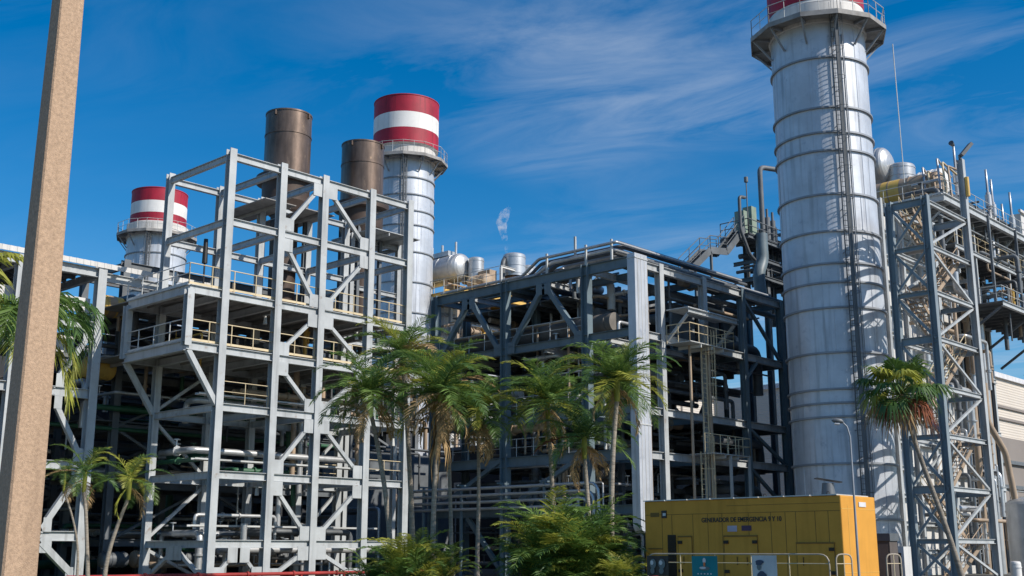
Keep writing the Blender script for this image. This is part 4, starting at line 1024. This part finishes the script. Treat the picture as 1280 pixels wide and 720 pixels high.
b = MB(); b.run([(27.5, 20.3, .3), (27.5, 20.3, .75), (27.5, 19.9, .75), (27.5, 19.9, .3)], .07, 10); b.lathe([(.14, 0), (.14, .9), (.1, 1.0), (.06, 1.15), (.001, 1.15)], (27.5, 20.1, 0), 16)
solo(b, 'fire_hydrant', REDP, 'small red hydrant at the left end of the barrier', 'hydrant', (27.5, 20.1, 0))

# ------------------------------------------------------------------ street lamp before the generator
lxp, lyp, lzp = 26.099, 13.068, 4.64
t = thing('street_lamp', 'slim galvanised street lamp standing in front of the generator end', 'street lamp', (lxp, lyp, 0))
ux, uy = -math.sin(AZ), math.cos(AZ)
b = MB(); b.tube([(lxp, lyp, 0), (lxp, lyp, lzp-.35), (lxp+.06*ux, lyp+.06*uy, lzp-.1), (lxp+.16*ux, lyp+.16*uy, lzp)], [.035, .022, .02, .018], 10); b.tube([(lxp, lyp, 0), (lxp, lyp, .5)], .07, 12); b.build('pole', RINGM, t)
b = MB(); b.tube([(lxp+k_*ux, lyp+k_*uy, lzp+z_) for k_, z_ in ((.14, .0), (.2, .03), (.34, .05), (.42, .05))], [.025, .06, .07, .02], 10); b.build('lamp_head', PIPEDK, t)
MB().tube([(lxp+.24*ux, lyp+.24*uy, lzp-.03), (lxp+.36*ux, lyp+.36*uy, lzp-.02)], .04, 8).build('lens', PAPER, t)

# red fire main along the tower foot
b = MB(); b.run([(24.5, 49.6, .42), (46, 49.6, .42), (46, 49.6, 0.01)], .09, 12)
for k in range(8): b.tube([(25.5+k*2.8-.05, 49.6, .42), (25.5+k*2.8+.05, 49.6, .42)], .14, 12); b.bar((26+k*2.8, 49.6, 0), (26+k*2.8, 49.6, .4), .1, .1)
solo(b, 'fire_main', REDP, 'red pipe running low along the foot of the pale steel tower', 'pipe', (35, 49.6, 0))
# low concrete barrier blocks beside the pole
t = thing('road_barrier', 'orange and white block barrier at the foot of the concrete pole', 'barrier', (9.0, 21.8, 0))
def blk(x, y, m, nm):
    b = MB(); pr = [(-.3, 0), (.3, 0), (.3, .15), (.16, .5), (.12, 1.05), (-.12, 1.05), (-.16, .5), (-.3, .15)]
    n = len(pr); b.add([(x+p_[0], y-.45, p_[1]) for p_ in pr]+[(x+p_[0], y+.45, p_[1]) for p_ in pr], [tuple(range(n)), tuple(range(n, 2*n))[::-1]]+[(i, n+i, n+(i+1) % n, (i+1) % n) for i in range(n)]); b.build(nm, m, t)
blk(9.0, 21.5, WHITE, 'white_block'); blk(9.0, 22.45, ORNG, 'orange_block')

# ------------------------------------------------------------------ concrete pole in the foreground
b = MB(); hx = .172; H_ = 11.5
px0, py0 = 5.31, 11.90
prof = []
for z, s_ in ((0, .19), (H_, .107)):
    a0 = R(4)
    c_ = .06
    for (i, j) in ((-1, -1+c_*2), (-1+c_*2, -1), (1-c_*2, -1), (1, -1+c_*2), (1, 1-c_*2), (1-c_*2, 1), (-1+c_*2, 1), (-1, 1-c_*2)):
        x_, y_ = i*s_, j*s_
        # the pole is set square to the road, turned a little from the plant grid
        a = R(-2)
        prof.append((px0 + x_*math.cos(a) - y_*math.sin(a) + (0.02*z/H_), py0 + x_*math.sin(a) + y_*math.cos(a), z))
b.add(prof, [tuple(range(8))[::-1], tuple(range(8, 16))] + [(i, (i+1) % 8, 8+(i+1) % 8, 8+i) for i in range(8)])
solo(b, 'utility_pole', CONC, 'tall tapering tan concrete pole close to the camera at left', 'pole', (px0, py0, 0))

# ------------------------------------------------------------------ palms
def frond(b, base, az_, el, Lr, droop, q, leaf=.55, n=26, mi=0, width=.045, hang=.55, twist=0):
    """pinnate frond: arching rachis with drooping leaflets on both sides"""
    d = Vector((math.cos(az_)*math.cos(el), math.sin(az_)*math.cos(el), math.sin(el)))
    side_ = Vector((-math.sin(az_), math.cos(az_), 0))
    P = [Vector(base)]; e = el; seg = Lr / n; D = []
    az2 = az_
    for i in range(n):
        e -= droop / n * (0.5 + 1.2*i/n); az2 += twist/n
        d = Vector((math.cos(az2)*math.cos(e), math.sin(az2)*math.cos(e), math.sin(e)))
        P.append(P[-1] + d*seg); D.append(d)
    b.cur = mi
    b.tube(P[::3] + ([P[-1]] if n % 3 else []), [max(.006, .03*(1 - i*3/n)) * (Lr/2.5) for i in range(len(P[::3]) + (1 if n % 3 else 0))], 5, False)
    for i in range(2, n):
        t = i / n
        ll_ = leaf * (0.45 + 1.1*math.sin(math.pi*min(1, t*.85+.12))) * (1-.45*t) * q.uniform(.82, 1.12)
        d = D[i-1]; sd = Vector((-d.y, d.x, 0)); sd = sd.normalized() if sd.length > .05 else side_
        upv = sd.cross(d).normalized(); 
        if upv.z < 0: upv = -upv
        for sg in (-1, 1):
            if q.random() < .07: continue
            o = (sd*sg*(.85) + d*(.55+.4*t) + upv*q.uniform(.0, .35)).normalized()
            p0 = P[i]; p1 = p0 + o*ll_*.5 + Vector((0, 0, -hang*ll_*.12)); p2 = p0 + o*ll_*.92 + Vector((0, 0, -hang*ll_*q.uniform(.45, .8)))
            wv = (d*.8 + upv*q.uniform(-.5, .5)).normalized() * width * (Lr/2.5)
            b.add([p0-wv*.5, p0+wv*.5, p1+wv, p1-wv, p2], [(0, 1, 2, 3), (3, 2, 4)])
def palm(x, y, h, cr, label, seed, nf=30, lean=(0, 0), mats=(LEAF, LEAF2, LEAFY, LEAFB), dead=6, tr=.11, group='feather palms in front of the plant', skirt=0, green=(.45, .2, .22, .13), leaf=.62, fixed=None, width=.05, cat='palm tree', bark=BARK, elr=(-.35, 1.4)):
    q = random.Random(seed)
    t = thing('palm_tree', label, cat, (x, y, 0), group)
    pts = []
    for k in range(9):
        s = k/8; pts.append((x + lean[0]*s*s + .05*math.sin(s*5+seed), y + lean[1]*s*s + .05*math.cos(s*4+seed), h*s))
    b = MB(); b.tube(pts, [tr*(1.45-.6*(k/8)**.4) + (.07 if k == 0 else 0) for k in range(9)], 12)
    for k in range(int(h/.32)):
        s = (k+.5)/(h/.32); c = Vector(pts[0]).lerp(Vector(pts[-1]), 0); j = min(7, int(s*8)); c = Vector(pts[j]).lerp(Vector(pts[j+1]), s*8-j)
        r_ = tr*(1.45-.6*s**.4)+.006; b.lathe([(r_-.01, -.02), (r_, 0), (r_-.01, .02)], c, 12)
    b.build('trunk', bark, t)
    top = Vector(pts[-1])
    b = MB(); b.tube([top-Vector((0, 0, .1)), top+Vector((0, 0, .55)), top+Vector((0, 0, 1.0))], [tr*1.0, tr*1.25, tr*.5], 12); b.build('crownshaft', LEAFY, t)
    base = top + Vector((0, 0, .8))
    b = MB()
    for i in range(nf):
        az_ = i*2.39996 + q.uniform(-.25, .25); s = i/nf
        el = elr[1] - (elr[1]-elr[0])*s**.9 + q.uniform(-.12, .12)
        Lr = cr * q.uniform(.85, 1.12) * (1 - .12*abs(.4-s))
        u = q.random(); mi = 0
        acc = 0
        for k_, g_ in enumerate(green):
            acc += g_
            if u < acc: mi = k_; break
        if mi == 3 and s < .5: mi = 0
        frond(b, base + Vector((.06*math.cos(az_), .06*math.sin(az_), -.1*s)), az_, el, Lr, q.uniform(.75, 1.35) + .45*(1-s), q, leaf*cr/2.3*.85, n=46, mi=mi, width=width*.46, twist=q.uniform(-.5, .5), hang=.26)
    b.build('crown', list(mats), t)
    if dead:
        b = MB()
        for i in range(dead):
            az_ = i*2.4 + q.uniform(0, 1); frond(b, base - Vector((0, 0, .35)), az_, q.uniform(-.9, -.3), cr*q.uniform(.6, .9), 1.2, q, leaf*.6, n=26, mi=0 if q.random() < .8 else 1, width=.05)
        b.build('dead_fronds', [LEAFB, LEAFY], t)
    if skirt:
        b = MB()
        for i in range(40):
            a = q.uniform(0, 6.28); z = top.z + .2 - q.uniform(0, skirt*.5); r0 = tr*1.1
            p0 = Vector((top.x + r0*math.cos(a), top.y + r0*math.sin(a), z)); p1 = p0 + Vector((.28*math.cos(a), .28*math.sin(a), -q.uniform(.3, .8)*skirt*.5)); p2 = p1 + Vector((q.uniform(-.1, .1), q.uniform(-.1, .1), -q.uniform(.3, .6)*skirt*.6))
            wv = Vector((-math.sin(a), math.cos(a), 0))*.06
            b.add([p0-wv, p0+wv, p1+wv, p1-wv, p2], [(0, 1, 2, 3), (3, 2, 4)])
        b.build('hanging_skirt', LEAFB, t)
    return t
def gp(px, d):      # ground point under a photo column at forward distance d
    lat = (px-640)/1467*d
    return (d*math.cos(AZ)+lat*math.sin(AZ), d*math.sin(AZ)-lat*math.cos(AZ))
def zat(py, d): return 1.6 + (687.5-py)*d/1467*(1 + .0)
def P_(px_base, px_top, py_c, d, cr, label, seed, **k):
    x, y = gp(px_base, d); x2, y2 = gp(px_top, d)
    h = zat(py_c, d) - .8
    return palm(x, y, h, cr, label, seed, lean=(x2-x, y2-y), **k)
P_(488, 459, 488, 46, 2.7, 'feather palm leaning left, leftmost of the central palm group', 1, tr=.10, dead=6)
P_(515, 500, 440, 50, 2.8, 'taller feather palm behind the leftmost of the central group', 2, tr=.11, dead=5)
P_(541, 548, 488, 45, 2.7, 'feather palm with a long brown skirt at the middle of the central group', 3, tr=.10, skirt=2.6, dead=8, green=(.45, .25, .2, .1))
P_(566, 552, 470, 48, 2.5, 'thin feather palm leaning left out from behind the skirted palm', 4, tr=.08, dead=3)
P_(598, 596, 512, 47, 2.4, 'feather palm with drooping tan fronds right of the skirted palm', 5, tr=.08, dead=6, green=(.3, .3, .2, .2))
P_(692, 686, 496, 46, 2.6, 'feather palm with arched bright fronds, left of the dark palm clump', 6, tr=.09, dead=3, green=(.6, .15, .25, 0))
P_(737, 733, 545, 44, 2.3, 'dark bushy palm with russet hanging fronds between two taller palms', 7, tr=.09, mats=(LEAF2, LEAF, LEAF2, LEAFR), dead=4, nf=20)
P_(762, 776, 470, 42, 2.5, 'feather palm standing just left of the broad pale duct', 8, tr=.10, dead=4)
P_(112, 98, 590, 50, 1.9, 'small palm with a pale bent trunk, left of its twin by the rack column', 9, tr=.08, dead=2, nf=13, green=(.5, .1, .35, .05))
P_(134, 155, 598, 47, 1.9, 'small palm leaning right beside the rack column', 10, tr=.08, dead=2, nf=12, green=(.4, .1, .45, .05))
P_(100, 74, 592, 52, 1.3, 'thinnest small palm half hidden behind the concrete pole side', 12, tr=.05, dead=1, nf=9)
# large palm close behind the concrete pole
x_, y_ = gp(8, 22)
q = random.Random(44)
t = thing('palm_tree', 'large palm with long leaflets behind the concrete pole', 'palm tree', (x_, y_, 0))
MB().tube([(x_, y_, 0), (x_+.05, y_, 3), (x_, y_+.04, 5.2)], [.2, .14, .12], 14).build('trunk', BARK, t)
b = MB()
vr = Vector((math.sin(AZ), -math.cos(AZ), 0)); a_r = math.atan2(vr.y, vr.x)      # towards the photo's right
for da, el, Lr, dr, mi in ((.1, .85, 1.9, 2.3, 1), (-.3, .5, 1.5, 1.9, 1), (.35, .6, 1.6, 2.3, 1), (-.8, .9, 2.0, 2.6, 0), (.6, 1.0, 1.7, 2.6, 1), (0, .1, 1.5, 2.0, 1), (.3, -.3, 1.6, 1.4, 2),
                           (3.1, .7, 2.2, 2.6, 0), (2.6, .4, 2.0, 2.2, 0), (3.5, .3, 2.0, 2.4, 0), (2.9, -.1, 1.8, 1.8, 0), (4.2, .8, 1.8, 2.4, 0), (-1.5, .5, 1.8, 2.4, 0), (-1.2, 0, 1.8, 1.8, 2), (1.6, 1.1, 2, 2, 1), (5.0, .2, 1.6, 1.8, 0), (3.3, 1.1, 1.6, 3.2, 0), (.15, -.7, 2.0, .9, 2), (3.0, -.4, 1.8, 1.2, 0)):
    frond(b, (x_, y_, 6.0), a_r+da, el, Lr, dr, q, .6, n=42, mi=mi, width=.03, hang=.8)
b.build('crown', [LEAF, LEAF2, LEAFY], t)
x_, y_ = gp(-78, 18)
t = thing('palm_tree', 'palm mostly outside the left edge with one leaf tip showing', 'palm tree', (x_, y_, 0))
MB().tube([(x_, y_, 0), (x_, y_, 5.6)], [.2, .13], 14).build('trunk', BARK, t)
b = MB()
for da, el, Lr, dr in ((.0, .95, 1.35, 2.0), (2.5, .9, 1.8, 2.2), (3.6, .6, 1.8, 2.2), (4.6, .5, 1.4, 2.0), (1.6, .8, 1.4, 2.2), (5.4, .2, .9, 1.8)):
    frond(b, (x_, y_, 5.9), a_r+da, el, Lr, dr, q, .45, n=22, mi=0, width=.06, hang=.8)
b.build('crown', [LEAFY], t)

# fan palm at right, leaning towards the stack
def fan(b, base, az_, el, pl, fr, q, mi, seg=26, span=4.3, hang=.3):
    d = Vector((math.cos(az_)*math.cos(el), math.sin(az_)*math.cos(el), math.sin(el)))
    s_ = Vector((-math.sin(az_), math.cos(az_), 0)); n_ = s_.cross(d).normalized()
    if n_.z < 0: n_ = -n_
    hub = Vector(base) + d*pl
    b.cur = mi; b.tube([base, hub], [.03, .018], 5, False)
    dd = (d*.9 - n_*.25).normalized(); 
    for k in range(seg):
        a = -span/2 + span*k/(seg-1); o = dd*math.cos(a) + s_*math.sin(a)
        fold = n_*(.05 if k % 2 else -.05)
        L_ = fr*q.uniform(.85, 1.08)*(1-.12*abs(a))
        w_ = (dd*-math.sin(a) + s_*math.cos(a))*.055*fr
        p1 = hub + (o+fold)*L_*.55; p2 = hub + (o+fold)*L_ + Vector((0, 0, -hang*L_*q.uniform(.6, 1.5)))
        b.add([hub, p1-w_, p2, p1+w_], [(0, 1, 2, 3)])
xb, yb = gp(1203, 50); xt, yt = gp(1140, 50)
ht = zat(492, 50)
t = thing('palm_tree', 'fan palm with a thin leaning trunk and brown dead leaves at right', 'palm tree', (xb, yb, 0))
pts = [(xb+(xt-xb)*(s/8)**1.0 + .12*math.sin(s*.8), yb+(yt-yb)*(s/8)**1.0, ht*s/8) for s in range(9)]
b = MB(); b.tube(pts, [.15, .12, .115, .11, .105, .10, .095, .10, .11], 12)
b.build('trunk', BARK, t)
b = MB(); b.tube([Vector(pts[-1])-Vector((-.05, -.06, .8)), Vector(pts[-1])], [.12, .13], 10); b.build('fibre_sheath', BARKR, t)
tp_ = Vector(pts[-1]); q = random.Random(9); b = MB()
for i in range(26):
    s = i/26; fan(b, tp_, i*2.4+q.uniform(-.2, .2), 1.35-1.65*s+q.uniform(-.1, .1), q.uniform(.8, 1.5), q.uniform(.9, 1.25), q, 0 if q.random() < .45 else (2 if q.random() < .5 else 1), hang=.25+.35*s)
b.build('crown', [LEAF2, LEAF, LEAFY], t)
b = MB()
for i in range(14):
    fan(b, tp_-Vector((0, 0, .1)), i*2.4+q.uniform(-.2, .2), -.25-.6*q.random(), q.uniform(.7, 1.3), q.uniform(.7, 1.0), q, 0 if q.random() < .9 else 1, seg=16, hang=.8)
b.build('dead_fronds', [LEAFB, LEAFR], t)

# arching clump palms at the foot
def clump(px, d, h, w_, label, seed, mats, nf=34, mis=(0, 0, 1, 2)):
    h *= 1.12; nf = int(nf*1.25)
    x, y = gp(px, d); q = random.Random(seed)
    t = thing('clump_palm', label, 'shrub', (x, y, 0), 'low clumping palms along the planting bed')
    b = MB(); s_ = MB()
    for i in range(nf):
        a = q.uniform(0, 6.28); rr = q.uniform(0, .5*w_); bx_, by_ = x + rr*math.cos(a)*.6, y + rr*math.sin(a)*.6
        z0 = q.uniform(0, h*.45)
        s_.tube([(x+rr*math.cos(a)*.3, y+rr*math.sin(a)*.3, 0), (bx_, by_, z0+.05)], .03, 5, False)
        frond(b, (bx_, by_, z0), a+q.uniform(-.6, .6), q.uniform(.8, 1.5), h*q.uniform(.6, .9), q.uniform(1.0, 1.8), q, .42*h/2.2, n=34, mi=q.choice(mis), width=.026, hang=.35)
    s_.build('stems', BARKR, t)
    b.build('foliage', mats, t)
clump(508, 43, 2.2, 2.2, 'yellow green clump palm at the foot of the central palms', 61, [LEAFY, LEAF, LEAF2], nf=44)
clump(550, 44.5, 1.7, 1.8, 'smaller yellow green clump right of the widest yellow clump', 62, [LEAFY, LEAF, LEAF2])
clump(470, 44, 1.5, 1.4, 'lowest green clump at the left end of the central planting', 63, [LEAF, LEAFY, LEAF2])
clump(695, 41, 3.4, 2.2, 'tall dark green clump palm beside the dark bushy palm', 64, [LEAF, LEAFY, LEAF2], nf=60)
clump(730, 40, 2.9, 2.0, 'bright green clump palm next to the left end of the barrier', 65, [LEAF, LEAFY, LEAF2], nf=56)
clump(665, 42, 2.2, 1.6, 'low green clump at the left foot of the tall dark clump', 66, [LEAF, LEAF2, LEAFY], nf=34)
clump(778, 38, 1.5, 1.0, 'small yellowish clump touching the yellow generator', 67, [LEAFY, LEAF, LEAF2], nf=30)

for o in list(bpy.data.objects):
    if '_o' in o: del o['_o']
